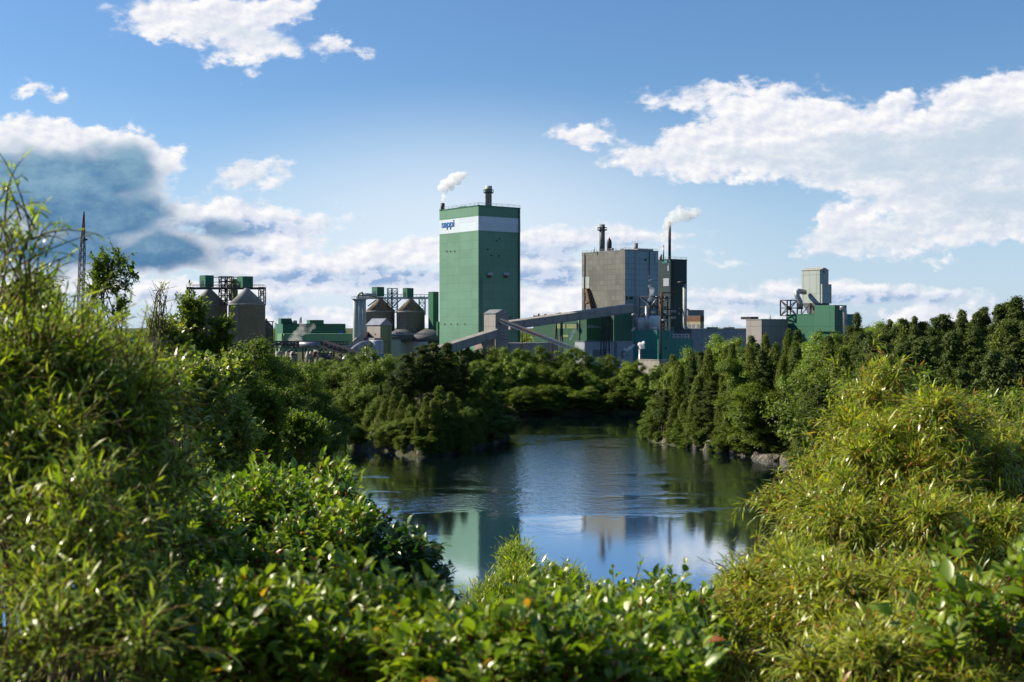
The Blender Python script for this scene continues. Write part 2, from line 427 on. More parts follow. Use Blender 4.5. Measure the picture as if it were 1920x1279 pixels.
# water
m, k, out = new_mat('river_water')
P = k.coord('Object')
pw = k.mapping(P, scale=(0.9, 1.0, 1.0))
streak = k.noise(k.mapping(P, rot=(0, 0, 0.12), scale=(0.026, 0.045, 1)), 1.0, 4, 0.6, 0.6)
ctr = k.v('LENGTH', k.v('MULTIPLY', k.v('SUBTRACT', P, (14, 285, 0)), (1 / 40, 1 / 92, 0)))      # the breeze roughens the open middle of the pool
patch = k.ss(k.m('SUBTRACT', streak, k.m('MULTIPLY', k.m('SUBTRACT', ctr, 0.8), 0.30)), 0.41, 0.59)
sq_ = k.n('ShaderNodeSeparateXYZ'); k.L.new(P, sq_.inputs[0])
calm = k.ss(sq_.outputs[1], 140, 240, 0.22, 1.0)      # the pool nearest the bluff lies calmer
amp = k.m('MULTIPLY', k.m('ADD', 0.10, k.m('MULTIPLY', patch, 1.15)), calm)
hh = k.m('ADD', k.m('MULTIPLY', k.noise(pw, 2.2, 2, 0.5), 0.42), k.m('MULTIPLY', k.noise(pw, 0.7, 2, 0.5), 0.9))
bmp = k.n('ShaderNodeBump'); k.L.new(k.m('MULTIPLY', hh, amp), bmp.inputs['Height'])
bmp.inputs['Strength'].default_value = 1.0; bmp.inputs['Distance'].default_value = 0.078
fr = k.n('ShaderNodeFresnel'); fr.inputs[0].default_value = 1.9; k.L.new(bmp.outputs[0], fr.inputs['Normal'])
fac = k.m('ADD', 0.68, k.m('MULTIPLY', fr.outputs[0], 0.4), clamp=True)
df = k.n('ShaderNodeBsdfDiffuse'); k.put(df.inputs[0], (0.004, 0.014, 0.030)); k.L.new(bmp.outputs[0], df.inputs['Normal'])
gs = k.n('ShaderNodeBsdfGlossy'); k.put(gs.inputs[0], (0.88, 0.95, 1.0)); gs.inputs['Roughness'].default_value = 0.06; k.L.new(bmp.outputs[0], gs.inputs['Normal'])
ms = k.n('ShaderNodeMixShader'); k.L.new(fac, ms.inputs[0]); k.L.new(df.outputs[0], ms.inputs[1]); k.L.new(gs.outputs[0], ms.inputs[2]); k.L.new(ms.outputs[0], out.inputs[0])
wv = [(-300, 50, 0), (320, 50, 0), (320, 520, 0), (-300, 520, 0)]
xs = np.linspace(-300, 320, 40); ys = np.linspace(50, 520, 40)
AX, AY = np.meshgrid(xs, ys); ii = np.arange(1600).reshape(40, 40)
q = np.stack([ii[:-1, :-1], ii[:-1, 1:], ii[1:, 1:], ii[1:, :-1]], -1).reshape(-1, 4)
me = mesh_np('water', np.stack([AX, AY, AX * 0], -1).reshape(-1, 3), q.ravel(), np.arange(len(q)) * 4, np.full(len(q), 4), m)
water = link('water', me); tag(water, 'dark rippled river pool reflecting mill and sky', kind='structure')
# ---------------------------------------------------------------- materials of the mill
def cladding(name, col, col2=None, pw=6.0, ph=3.6, stain=0.25, seam=0.55, rough=0.55, ribs=0.0, streak=0.3, metal=0.0, mortar=0.11):
    """painted sheet or precast panels: seams, slightly uneven panels, faint run-off streaks"""
    m, k, out = new_mat(name)
    uv = k.n('ShaderNodeUVMap').outputs[0]; P = k.coord('Object')
    col2 = col2 or tuple(c * 0.88 for c in col)
    br = k.n('ShaderNodeTexBrick'); k.L.new(uv, br.inputs['Vector'])
    br.offset = 0.0; br.inputs['Scale'].default_value = 1.0
    k.put(br.inputs['Color1'], col); k.put(br.inputs['Color2'], col2); k.put(br.inputs['Mortar'], tuple(c * seam for c in col))
    br.inputs['Brick Width'].default_value = pw; br.inputs['Row Height'].default_value = ph
    br.inputs['Mortar Size'].default_value = mortar; br.inputs['Mortar Smooth'].default_value = 0.3; br.inputs['Bias'].default_value = -0.1
    c = br.outputs[0]
    st = k.noise(k.mapping(uv, scale=(0.9, 0.055, 1)), 1.0, 5, 0.65)
    big = k.noise(P, 0.06, 4, 0.6)
    c = k.mix(k.ss(st, 0.52, 0.72, 0, streak), c, tuple(x * 0.62 for x in col))
    c = k.mix(k.ss(big, 0.45, 0.65, 0, stain), c, tuple(min(1, x * 1.25 + 0.01) for x in col))
    nrm = None
    if ribs:
        wv = k.n('ShaderNodeTexWave', wave_type='BANDS', bands_direction='X'); k.L.new(uv, wv.inputs[0]); wv.inputs['Scale'].default_value = ribs
        nrm = k.bump(wv.outputs[1], 0.35, 0.06)
        c = k.mix(k.m('MULTIPLY', wv.outputs[1], 0.14), c, tuple(x * 0.7 for x in col))
    principled(k, out, c, rough, metal, normal=nrm, spec=0.35)
    return m

def plain(name, col, rough=0.5, metal=0.0, var=0.25, scale=0.5, bump=0.0):
    m, k, out = new_mat(name)
    P = k.coord('Object'); n = k.noise(P, scale, 5, 0.6)
    c = k.mix(k.ss(n, 0.35, 0.7), tuple(x * (1 - var) for x in col), tuple(min(1, x * (1 + var * 0.6)) for x in col))
    principled(k, out, c, rough, metal, normal=k.bump(n, bump, 0.1) if bump else None, spec=0.4)
    return m

G = {}
G['sage'] = cladding('sage_green_cladding', (0.110, 0.236, 0.168), pw=9, ph=3.4, stain=0.28, streak=0.42, seam=0.74)
G['band'] = cladding('pale_band_cladding', (0.52, 0.60, 0.69), pw=12, ph=8, stain=0.1, streak=0.08, seam=0.9)
G['green'] = cladding('green_sheet_cladding', (0.030, 0.125, 0.078), pw=8, ph=30, ribs=0.9)
G['dkgreen'] = cladding('dark_green_cladding', (0.010, 0.030, 0.036), pw=5, ph=4.5, stain=0.3, seam=0.6)
G['teal'] = cladding('teal_cladding', (0.022, 0.170, 0.155), pw=9, ph=20)
G['olive'] = cladding('olive_green_sheet', (0.19, 0.22, 0.11), pw=4, ph=6)
G['grey'] = cladding('weathered_grey_panels', (0.175, 0.170, 0.152), (0.122, 0.120, 0.110), pw=2.6, ph=2.3, stain=0.5, streak=0.7, seam=0.6, rough=0.45, metal=0.35)
G['greyd'] = cladding('grey_sheet_cladding', (0.17, 0.185, 0.20), pw=4, ph=5)
G['pale'] = cladding('pale_grey_cladding', (0.33, 0.38, 0.37), pw=3, ph=7, streak=0.35, ribs=0.8)
G['beige'] = cladding('beige_sheet_cladding', (0.27, 0.25, 0.245), pw=5, ph=5, ribs=0.9)
G['lav'] = cladding('light_blue_grey_cladding', (0.32, 0.36, 0.43), pw=7, ph=6)
G['white'] = cladding('white_painted_steel', (0.55, 0.55, 0.58), pw=3.5, ph=3, streak=0.2)
G['concrete'] = cladding('grey_concrete', (0.24, 0.24, 0.24), (0.20, 0.20, 0.20), pw=40, ph=1.3, stain=0.35, streak=0.55, seam=0.82, rough=0.9)
G['cone'] = plain('rusty_concrete_cone', (0.20, 0.155, 0.12), 0.9, var=0.4, scale=0.35)
G['conc2'] = plain('light_concrete', (0.30, 0.285, 0.26), 0.9, var=0.2)
G['dark'] = plain('dark_opening', (0.012, 0.013, 0.016), 0.6)
G['steel'] = plain('galvanised_steel', (0.28, 0.29, 0.31), 0.45, 0.6, var=0.2)
G['dsteel'] = plain('dark_painted_steel', (0.045, 0.04, 0.045), 0.6)
G['brown'] = plain('brown_rusty_steel', (0.12, 0.06, 0.035), 0.8)
G['orange'] = plain('orange_primer_steel', (0.50, 0.13, 0.04), 0.6)
G['roof'] = plain('dark_roofing', (0.09, 0.095, 0.11), 0.8)
G['glass'] = plain('grey_window_glass', (0.10, 0.14, 0.17), 0.12)
G['blue'] = plain('dark_blue_paint', (0.02, 0.12, 0.34), 0.5, var=0.05)
G['duct'] = plain('grey_blue_duct', (0.20, 0.215, 0.26), 0.4, 0.4)
G['fluem'] = cladding('dark_flue_steel', (0.13, 0.15, 0.14), pw=20, ph=3, streak=0.6)
G['green2'] = cladding('shaded_green_sheet', (0.022, 0.085, 0.050), pw=8, ph=30, ribs=0.9)  # green sheet made darker: the process hall's shade is put into the colour
G['stackm'] = cladding('dull_green_stack_steel', (0.38, 0.40, 0.35), pw=20, ph=3, streak=0.6)
G['magenta'] = plain('faded_red_crane_paint', (0.15, 0.05, 0.07), 0.6)

A37 = math.radians(37)
DL = Vector((-math.sin(A37), math.cos(A37)))     # along the walls that face left (sunlit)
DR = Vector((math.cos(A37), math.sin(A37)))      # along the walls that face right (in shade)
GZ0 = 7.0                                        # mill yard, a little under the ground sheet

class CB:
    """a building block standing with one corner towards us: rows and columns are read off the photo at the block's own distance"""
    def __init__(s, xl, xc, xr, yt, yb, Yc, tl=None, tr=None, a=None):
        s.DL = DL if a is None else Vector((-math.sin(a), math.cos(a))); s.DR = DR if a is None else Vector((math.cos(a), math.sin(a)))
        s.C = Vector((wx(xc, Yc), Yc)); s.Y = Yc
        s.tL = tl if tl is not None else s.along('L', xl); s.tR = tr if tr is not None else s.along('R', xr)
        s.z1 = wz(yt, Yc); s.z0 = wz(yb, Yc) if yb is not None else GZ0
    def d(s, side): return s.DL if side == 'L' else s.DR
    def along(s, side, px):
        d = s.d(side); u = (px - 960) / FPX
        return (s.C.x - u * s.C.y) / (u * d.y - d.x)
    def at(s, side, px, py):
        t = s.along(side, px); Y = s.C.y + t * s.d(side).y
        return t, wz(py, Y)
    def P(s, side, t, z, out=0.0):
        n = -(s.DR if side == 'L' else s.DL)
        q = s.C + s.d(side) * t + n * out
        return Vector((q.x, q.y, z))
    def body(s, mb, z0=None, z1=None, grow=0.0):
        z0 = s.z0 if z0 is None else z0; z1 = s.z1 if z1 is None else z1
        c = s.C - s.DL * grow - s.DR * grow
        return mb.obox(c, s.DL, s.DR, z0, z1, s.tL + 2 * grow, s.tR + 2 * grow)
    def rect(s, mb, side, t0, t1, z0, z1, out=0.12, depth=0.3):
        """a shallow box on a wall"""
        t0, t1 = sorted((t0, t1)); n = -(s.DR if side == 'L' else s.DL)
        c = s.C + s.d(side) * t0 + n * out
        return mb.obox(c, s.d(side), -n, z0, z1, t1 - t0, out + depth)
    def prect(s, mb, side, x0, y0, x1, y1, out=0.12, depth=0.3):
        t0, za = s.at(side, x0, y0); t1, zb = s.at(side, x1, y1)
        tm, z0 = s.at(side, (x0 + x1) / 2, y0); _, z1 = s.at(side, (x0 + x1) / 2, y1)
        return s.rect(mb, side, t0, t1, min(z0, z1), max(z0, z1), out, depth)
    def root(s, name, label, cat, group=None):
        c = s.C + s.DL * s.tL / 2 + s.DR * s.tR / 2
        return empty(name, (c.x, c.y, s.z0), label, cat, group)
    def inside(s, a, b):
        q = s.C + s.DL * s.tL * a + s.DR * s.tR * b
        return q
    def coping(s, root, mat, h=0.35, out=0.12, name='coping'):
        mb = MB(); w = 0.4
        for (side, L) in (('L', s.tL), ('R', s.tR)):
            s.rect(mb, side, -out if side == 'R' else -out, L + out, s.z1, s.z1 + h, out, w)
        return mb.build(name, mat, root)

def flat_roof(b, root, mat):
    mb = MB(); mb.obox(b.C + b.DL * 0.05 + b.DR * 0.05, b.DL, b.DR, b.z1, b.z1 + 0.25, b.tL - 0.1, b.tR - 0.1)
    return mb.build('roof', mat, root)

def roof_rail(b, root, mat='steel'):
    mb = MB(); z = b.z1 + .3
    for side, L in (('L', b.tL), ('R', b.tR)):
        n = max(2, int(L / 3))
        for i in range(n + 1):
            p = b.P(side, L * i / n, z, -.25); mb.beam(p, p + Vector((0, 0, 1.1)), .1)
        mb.beam(b.P(side, 0, z + 1.1, -.25), b.P(side, L, z + 1.1, -.25), .1); mb.beam(b.P(side, 0, z + .6, -.25), b.P(side, L, z + .6, -.25), .07)
    return mb.build('roof_railing', G[mat], root)
def downpipe(b, root, side, t, z0=None, z1=None, r=.22, mat='steel'):
    mb = MB(); mb.tube([b.P(side, t, z0 or b.z0, .35), b.P(side, t, z1 or b.z1 - .3, .35), b.P(side, t, z1 or b.z1 - .1, -.1)], r, 8)
    return mb.build('downpipe', G[mat], root)
def ladder(b, root, side, t, z0, z1, mat='steel'):
    mb = MB()
    for s_ in (-.3, .3): mb.beam(b.P(side, t + s_, z0, .5), b.P(side, t + s_, z1, .5), .1)
    n = int((z1 - z0) / 1.2)
    for i in range(n): mb.beam(b.P(side, t - .3, z0 + i * 1.2, .5), b.P(side, t + .3, z0 + i * 1.2, .5), .08)
    return mb.build('ladder', G[mat], root)
def door(b, root, side, t, z, w=1.2, h=2.2, mat='greyd'):
    mb = MB(); b.rect(mb, side, t, t + w, z, z + h, .1); return mb.build('door', G[mat], root)

# ---------------------------------------------------------------- tall boiler tower with the name band
t = CB(824, 897, 975.5, 386, None, 514)
T = t
r = t.root('boiler_tower', 'tall sage green boiler tower with a pale band and blue lettering, stack on the roof', 'building')
zb1 = wz(405, 514); zb0 = wz(432, 514)
mb = MB(); t.body(mb, z1=zb0); t.body(mb, z0=zb1); mb.build('wall', G['sage'], r)
mb = MB(); t.body(mb, zb0, zb1, grow=0.04); mb.build('band', G['band'], r)
flat_roof(t, r, G['roof']); t.coping(r, G['green'], 0.4, 0.12)
for (sd, xs, y, w) in (('L', (838, 845, 852.5), 471.5, 1.3), ('L', (834, 846, 858, 872), 608, 1.1), ('R', (931, 936.5), 0, 1.2)):
    for x in xs:
        yy = y or (451.5 if x < 933 else 448)
        mb = MB(); t.prect(mb, sd, x - w, yy - 1.4, x + w, yy + 1.4, 0.06); mb.build('vent', G['dark'], r)
for (x, y) in ((914.5, 468), (921, 479), (935, 480), (957, 596), (961, 603)):
    mb = MB(); t.prect(mb, 'R', x - 1.5, y - 1.2, x + 1.5, y + 1.2, 0.06); mb.build('vent', G['dark'], r)
for x in (917, 947.5):
    mb = MB(); t.prect(mb, 'R', x - 4, 516, x + 4, 521.5, 0.10); w_ = mb.build('louvre_window', G['brown'], r)
    mb = MB(); t.prect(mb, 'R', x - 4.6, 511.5, x + 4.6, 516, 1.1); h_ = mb.build('hood', G['lav'], w_)
# stack with platform, small black vent pipe
q = t.inside(0.35, 0.55); q2 = pt(916, 388, t.Y + 22)
q = Vector((q2.x, q2.y)); zt = wz(349, q.y)
mb = MB(); mb.lathe(q, [(1.35, t.z1), (1.35, wz(361, q.y)), (1.5, wz(361, q.y)), (1.5, zt), (1.2, zt), (1.2, zt - 1)], 28); sk_ = mb.build('stack', G['stackm'], r)
mb = MB(); z_ = wz(361, q.y); mb.lathe(q, [(1.52, z_ - .4), (2.1, z_ - .25), (2.1, z_), (1.52, z_)], 28)
for a in range(14):
    an = a * 2 * math.pi / 14; c_ = (q.x + 2.05 * math.cos(an), q.y + 2.05 * math.sin(an))
    mb.beam((*c_, z_), (*c_, z_ + 1.1), 0.12)
mb.lathe(q, [(2.0, z_ + 1.05), (2.1, z_ + 1.05), (2.1, z_ + 1.17), (2.0, z_ + 1.17)], 28)
mb.build('platform', G['dsteel'], sk_)
q = t.inside(0.93, 0.06); qq = Vector((wx(830, q.y), q.y)); zt = wz(381, q.y)
mb = MB(); mb.lathe(qq, [(0.85, t.z1), (0.85, zt), (0.6, zt), (0.6, zt - .5)], 16); mb.build('vent_pipe', G['dsteel'], r)
TOWER_VENT = Vector((qq.x, qq.y, zt))
roof_rail(t, r); downpipe(t, r, 'R', t.tR - .8, r=.25, mat='green'); ladder(t, r, 'R', 1.2, t.z0, zb0 - 18, 'green2')
mb = MB(); qh = t.inside(.6, .25); mb.obox(qh, t.DL, t.DR, t.z1 + .25, t.z1 + 1.5, 5, 4); mb.build('roof_unit', G['green'], r)
# lettering
fc = bpy.data.curves.new('lettering', 'FONT'); fc.body = 'sappi'; fc.size = 8.4; fc.extrude = 0.08; fc.offset = 0.14; fc.space_character = 0.93
fo = bpy.data.objects.new('lettering_source', fc); COL.objects.link(fo)
bpy.context.view_layer.update()
dg = bpy.context.evaluated_depsgraph_get()
lm = bpy.data.meshes.new_from_object(fo.evaluated_get(dg)); bpy.data.objects.remove(fo)
xsr = [v.co.x for v in lm.vertices]; ysr = [v.co.y for v in lm.vertices]
tx0, zA = t.at('L', 828.3, 429); tx1, zB = t.at('L', 852, 415.5)
sx = abs(tx0 - tx1) / (max(xsr) - min(xsr)); x0_ = min(xsr)
sy = 1.0
ytop = max(ysr); ybot = min(ysr)
_, ztop = t.at('L', 840, 413.5); _, zbot = t.at('L', 840, 430.5)
sy = (ztop - zbot) / (ytop - ybot)
for v in lm.vertices:
    tt = tx0 - (v.co.x - x0_) * sx
    p = t.P('L', tt, zbot + (v.co.y - ybot) * sy, 0.06 + v.co.z + 0.08)
    v.co = p - r.location
lm.materials.clear(); lm.materials.append(G['blue'])
link('lettering', lm, r)

# ---------------------------------------------------------------- grey boiler house with two flues
b = CB(1091, 1172, 1234, 470, None, 560); B2 = b
r = b.root('boiler_house', 'weathered grey panelled boiler house with a round flue and a capped black flue', 'building')
mb = MB(); b.body(mb); mb.build('wall', G['grey'], r)
mb = MB(); b.rect(mb, 'R', 0.0, b.tR, b.z0, b.z1 - 0.02, 0.05, 0.2); mb.build('side_wall', cladding('shade_blue_sheet', (0.19, 0.26, 0.31), pw=5, ph=2.4, streak=0.5, rough=0.4, metal=0.3), r)  # bluer than the sunlit wall: its cool shade tone is in the colour
flat_roof(b, r, G['roof']); b.coping(r, G['greyd'], 0.5, 0.12)
mb = MB(); b.prect(mb, 'L', 1091.5, 519, 1105.5, 541, 0.14); mb.build('light_panel', G['pale'], r)
mb = MB(); q1 = b.P('L', b.along('L', 1103.5), wz(542, b.Y + 8), 1.2); q2 = b.P('L', b.along('L', 1117), wz(583, b.Y + 6), 1.2)
mb.tube([b.P('L', b.along('L', 1103.5), q1.z, -0.3), q1, q2], 0.85, 10)
mb.tube([b.P('L', b.along('L', 1103), wz(566, b.Y + 8), 1.2), b.P('L', b.along('L', 1106), wz(568, b.Y + 8), 1.9), b.P('L', b.along('L', 1113), wz(564, b.Y + 8), 1.2)], 0.5, 8)
mb.build('duct', G['brown'], r)
for (x, y, w, h) in ((1210, 487.5, 2.0, 2), (1175, 559, 1.6, 3.5), (1183, 559, 3.4, 2.5)): mb = MB(); b.prect(mb, 'R', x - w, y - h, x + w, y + h, 0.12); mb.build('vent', G['dark'], r)
mb = MB(); b.prect(mb, 'R', 1228, 475, 1233.5, 493, 0.3); mb.build('light_panel', G['lav'], r)
ph = MB(); q = b.inside(0.25, 0.72); ph.obox(q, b.DL, b.DR, b.z1 + .25, wz(466, q.y), 8, 9.5); ph.build('penthouse', G['greyd'], r)
def flue(px, pyt, Y, rpx, zbase, mat, root, collar=None, cap=False, name='flue', rim=None):
    c = (wx(px, Y), Y); R = rpx / FPX * Y; z1 = wz(pyt, Y)
    mb = MB()
    if cap: mb.lathe(c, [(R, zbase), (R, z1 - 2.2), (R * .72, z1 - 1.1), (R * .25, z1 - .5), (R * .2, z1)], 20)
    else: mb.lathe(c, [(R, zbase), (R, z1), (R * .8, z1), (R * .8, z1 - 1)], 20)
    o = mb.build(name, mat, root)
    if collar:
        for cy_ in collar:
            zc = wz(cy_, Y); mb = MB(); mb.lathe(c, [(R + .02, zc - .5), (R + 1.0, zc - .25), (R + 1.0, zc + .1), (R + .02, zc + .1)], 20)
            for a in range(10):
                an = a * 2 * math.pi / 10; cc = (c[0] + (R + .9) * math.cos(an), c[1] + (R + .9) * math.sin(an)); mb.beam((*cc, zc), (*cc, zc + 1.1), 0.12)
            mb.lathe(c, [(R + .86, zc + 1.0), (R + .95, zc + 1.0), (R + .95, zc + 1.14), (R + .86, zc + 1.14)], 20)
            mb.build('platform', G['dsteel'], o)
    return Vector((c[0], c[1], z1))
flue(1129, 421, 584, 5.2, b.z1, G['fluem'], r, collar=[431], name='round_flue')
flue(1142.5, 445, 580, 4.6, b.z1, G['dsteel'], r, cap=True, name='capped_flue')
flue(1192.5, 456, 590, 3.8, b.z1, G['fluem'], r, name='short_flue')
flue(1114, 464, 575, 0.9, b.z1, G['steel'], r, name='vent_pipe'); flue(1155, 467, 575, 1.0, b.z1, G['steel'], r, name='vent_pipe')

b = B2; roof_rail(b, r); ladder(b, r, 'R', 6.0, b.z0, b.z1, 'duct'); downpipe(b, r, 'R', 14.5); downpipe(b, r, 'L', b.tL * .93, mat='fluem')
for tt, zz in ((.3, 12), (.55, 12), (.7, 20)):
    mb = MB(); b.rect(mb, 'R', b.tR * tt, b.tR * tt + 2.2, b.z0 + zz, b.z0 + zz + 1.6, .1); mb.build('louvre', G['greyd'], r)
for f_ in (.15, .45, .8):
    mb = MB(); qh = b.inside(.4, f_); mb.lathe(qh, [(.7, b.z1 + .2), (.7, b.z1 + 1.3), (1.0, b.z1 + 1.3), (.3, b.z1 + 1.9)], 12); mb.build('roof_fan', G['steel'], r)
# ---------------------------------------------------------------- dark green tower with the tall thin chimney
b = CB(1226, 1257, 1288, 487, None, 600, a=math.radians(37)); B3 = b
r = b.root('dark_green_tower', 'dark green process tower with a tall thin black chimney, right of the grey boiler house', 'building')
mb = MB(); b.body(mb); mb.build('wall', G['dkgreen'], r)
flat_roof(b, r, G['roof']); b.coping(r, G['dkgreen'], 0.4, 0.1)
for (s_, x0, y0, x1, y1, mt) in (('L', 1244, 522, 1254.5, 536.5, 'lav'), ('L', 1242, 488, 1251.5, 494, 'teal'), ('L', 1252, 494, 1254, 508, 'lav')):
    mb = MB(); b.prect(mb, s_, x0, y0, x1, y1, 0.12); mb.build('wall_panel', G[mt], r)
for (y0, y1) in ((579, 586), (591, 598)):
    mb = MB(); b.prect(mb, 'R', 1258, y0, 1267, y1, 0.12); mb.build('louvre', G['duct'], r)
for y in (579, 588): mb = MB(); b.prect(mb, 'R', 1272, y - 1.2, 1274.5, y + 1.2, 0.12); mb.build('lamp_box', G['white'], r)
TALL = flue(1255.5, 415.5, 606, 2.7, b.z1, G['dsteel'], r, name='tall_chimney')
THIN = flue(1244, 460, 604, 1.3, b.z1, G['steel'], r, name='thin_stack')
roof_rail(b, r, 'dsteel'); ladder(b, r, 'R', 2.0, b.z0, b.z1, 'dsteel')
flue(1240, 477, 604, 1.4, b.z1, G['brown'], r, name='stub_stack'); flue(1238, 480, 602, 0.8, b.z1, G['brown'], r, name='vent_pipe')
# outside pipe at the right, with elbow
mb = MB(); Yp = 596
mb.tube([pt(1279, 528, Yp), pt(1279, 531, Yp)], 2.2, 12)
mb.build('pipe_cap', G['dsteel'], r)
mb = MB(); mb.tube([pt(1284, 530, Yp), pt(1284, 605, Yp), pt(1284.6, 612, Yp), pt(1287, 617, Yp), pt(1292, 619.5, Yp), pt(1335, 620, Yp + 6)], 0.95, 12)
mb.build('downpipe', G['pale'], r)
mb = MB(); mb.beam(pt(1240, 580, Yp), pt(1292, 580, Yp), .5); mb.beam(pt(1268, 592, Yp - 1), pt(1240, 592, Yp - 1), .5); mb.build('pipe_support', G['dsteel'], r)

# ---------------------------------------------------------------- small blocks right of the dark tower
b = CB(1284, 1290, 1320, 582, 640, 640)
r = b.root('rooftop_block', 'small dark block with a brown top storey behind the dark green tower', 'building')
mb = MB(); b.body(mb); mb.build('wall', G['greyd'], r); flat_roof(b, r, G['roof'])
b = CB(1288, 1313, 1320, 593, 640, 625)
r = b.root('brown_block', 'beige building with a brown upper storey and blue windows', 'building')
mb = MB(); b.body(mb, z1=wz(603, 625)); mb.build('wall', plain('tan_wall', (0.30, 0.26, 0.17)), r)
mb = MB(); b.body(mb, z0=wz(603, 625), grow=.05); mb.build('upper_wall', G['brown'], r); flat_roof(b, r, G['roof'])
for x in (1292, 1300, 1308.5):
    mb = MB(); b.prect(mb, 'L', x - 2.6, 608, x + 2.6, 615, 0.1); mb.build('window', G['duct'], r)
b = CB(1262, 1296, 1420, 619, None, 560)
r = b.root('low_blue_grey_hall', 'long low blue-grey hall behind the pines right of the dark green tower', 'building')
mb = MB(); b.body(mb); mb.build('wall', plain('slate_wall', (0.20, 0.22, 0.27)), r); flat_roof(b, r, G['roof']); b.coping(r, G['greyd'])
for (x0, x1) in ((1340, 1356), (1372, 1380)):
    mb = MB(); q = b.C + b.DR * b.along('R', x0) + b.DL * 2; mb.obox(q, b.DL, b.DR, b.z1 + .25, b.z1 + 1.3, 3, 4); mb.build('roof_unit', G['conc2'], r)

# ---------------------------------------------------------------- teal building in front
b = CB(1187, 1232, 1264, 621, None, 500); r = b.root('teal_building', 'teal clad building in two heights below the white tanks', 'building'); TB = b
mb = MB(); b.body(mb); mb.build('wall', G['teal'], r); flat_roof(b, r, G['roof']); b.coping(r, G['teal'])
b = CB(1233, 1234.5, 1300, 636, None, 494)
mb = MB(); b.body(mb); mb.build('annex', G['teal'], r)
mb = MB(); b.prect(mb, 'R', 1246.5, 651, 1250, 655, 0.12); mb.build('vent', G['dark'], r)
mb = MB(); b.prect(mb, 'R', 1237.5, 664, 1240, 672, .12); mb.build('door', G['dark'], r)
roof_rail(TB, r, 'steel'); ladder(TB, r, 'R', TB.tR * .7, TB.z0, TB.z1, 'steel')
mb = MB()
for i in range(6): mb.beam(pt(1257 + i * 7, 637, 505), pt(1257 + i * 7, 627, 505), .35)
for y in (627, 632): mb.beam(pt(1255, y, 505), pt(1294, y, 505), .35)
mb.build('railing', G['white'], r)
# two white tanks standing on it
zb = TB.z1 + .26
for (xc, rp, yt, lab, mt, Yt) in ((1207, 10.5, 597, 'cream cylindrical tank, left of the two on the teal building', 'white', 516), (1227.5, 10.5, 593.5, 'white cylindrical tank with blue-white shell, right of the two on the teal building', 'band', 512)):
    c = Vector((wx(xc, Yt), Yt)); R = rp / FPX * Yt
    r = empty('storage_tank', (c.x, c.y, zb), lab, 'tank', 'tanks on the teal building')
    mb = MB(); mb.lathe(c, [(R, zb), (R, wz(yt, Yt)), (R * .95, wz(yt, Yt) + .3), (0.2, wz(yt, Yt) + .7)], 36); mb.build('shell', G[mt], r)
    mb = MB(); z_ = wz(yt, Yt)
    for a in range(16):
        an = a * math.pi / 8; cc = (c.x + R * .97 * math.cos(an), c.y + R * .97 * math.sin(an)); mb.beam((*cc, z_), (*cc, z_ + 1.1), .12)
    mb.lathe(c, [(R * .96, z_ + 1.0), (R * .98, z_ + 1.0), (R * .98, z_ + 1.15), (R * .96, z_ + 1.15)], 30); mb.build('railing', G['dsteel'], r)
# steaming pipe between them and the post with the white puff
Yq = 508
r = empty('steam_pipe', (wx(1212.5, Yq), Yq, zb), 'slim grey steam pipe rising between the two tanks', 'pipe', None)
mb = MB(); c = Vector((wx(1212.5, Yq), Yq)); mb.lathe(c, [(.65, TB.z1 - 3), (.65, wz(574, Yq)), (.5, wz(574, Yq))], 12); mb.build('pipe', G['steel'], r)
PIPE_TOP = Vector((c.x, c.y, wz(574, Yq)))
Yq = 485
c = Vector((wx(1200, Yq), Yq))
r = empty('vent_post', (c.x, c.y, GZ0), 'thin grey vent pipe with a white puff in front of the teal building', 'pipe')
mb = MB(); mb.lathe(c, [(.5, GZ0), (.5, wz(655, Yq)), (.35, wz(655, Yq))], 12); mb.build('pipe', G['steel'], r)
POST_TOP = Vector((c.x, c.y, wz(656, Yq)))
c = Vector((wx(1239, 484), 484))
r = empty('flag_mast', (c.x, c.y, GZ0), 'tall thin dark mast in front of the teal building', 'mast')
mb = MB(); mb.lathe(c, [(.42, GZ0), (.36, wz(600, 484)), (.2, wz(545, 484))], 10); mb.build('pole', G['dsteel'], r)
mb = MB(); mb.beam(pt(1227, 559, 484), pt(1256, 559, 484), .4); mb.beam(pt(1231, 560, 484), pt(1239, 571, 484), .25); mb.build('cross_arm', G['dsteel'], r)

# steel structure with pipework against the dark tower
def lattice(mb, p0, p1, z0, z1, bays, w=0.3, depth=5.0, dirn=None, posts=None):
    """a braced tower: plan points p0, p1 give the front, depth goes back"""
    a = Vector(p0); b_ = Vector(p1); d = (b_ - a).normalized(); n = Vector((-d.y, d.x)) * depth
    cs = [a, b_, b_ + n, a + n]
    for c_ in cs: mb.beam((c_.x, c_.y, z0), (c_.x, c_.y, z1), w * 1.25)
    dz = (z1 - z0) / bays
    for i in range(bays + 1):
        z = z0 + i * dz
        for j in range(4):
            u = cs[j]; v = cs[(j + 1) % 4]
            mb.beam((u.x, u.y, z), (v.x, v.y, z), w)
            if i < bays:
                if (i + j) % 2: mb.beam((u.x, u.y, z), (v.x, v.y, z + dz), w * .8)
                else: mb.beam((v.x, v.y, z), (u.x, u.y, z + dz), w * .8)
r = empty('pipe_rack_tower', (wx(1240, 560), 560, GZ0), 'open steel pipe tower with brown and white pipes before the dark green tower', 'steel structure')
mb = MB(); lattice(mb, (wx(1219, 552), 552), (wx(1252, 560), 560), GZ0, wz(556, 556), 8, .4, 6); mb.build('steel_frame', G['dsteel'], r)
mb = MB()
rr = random.Random(5)
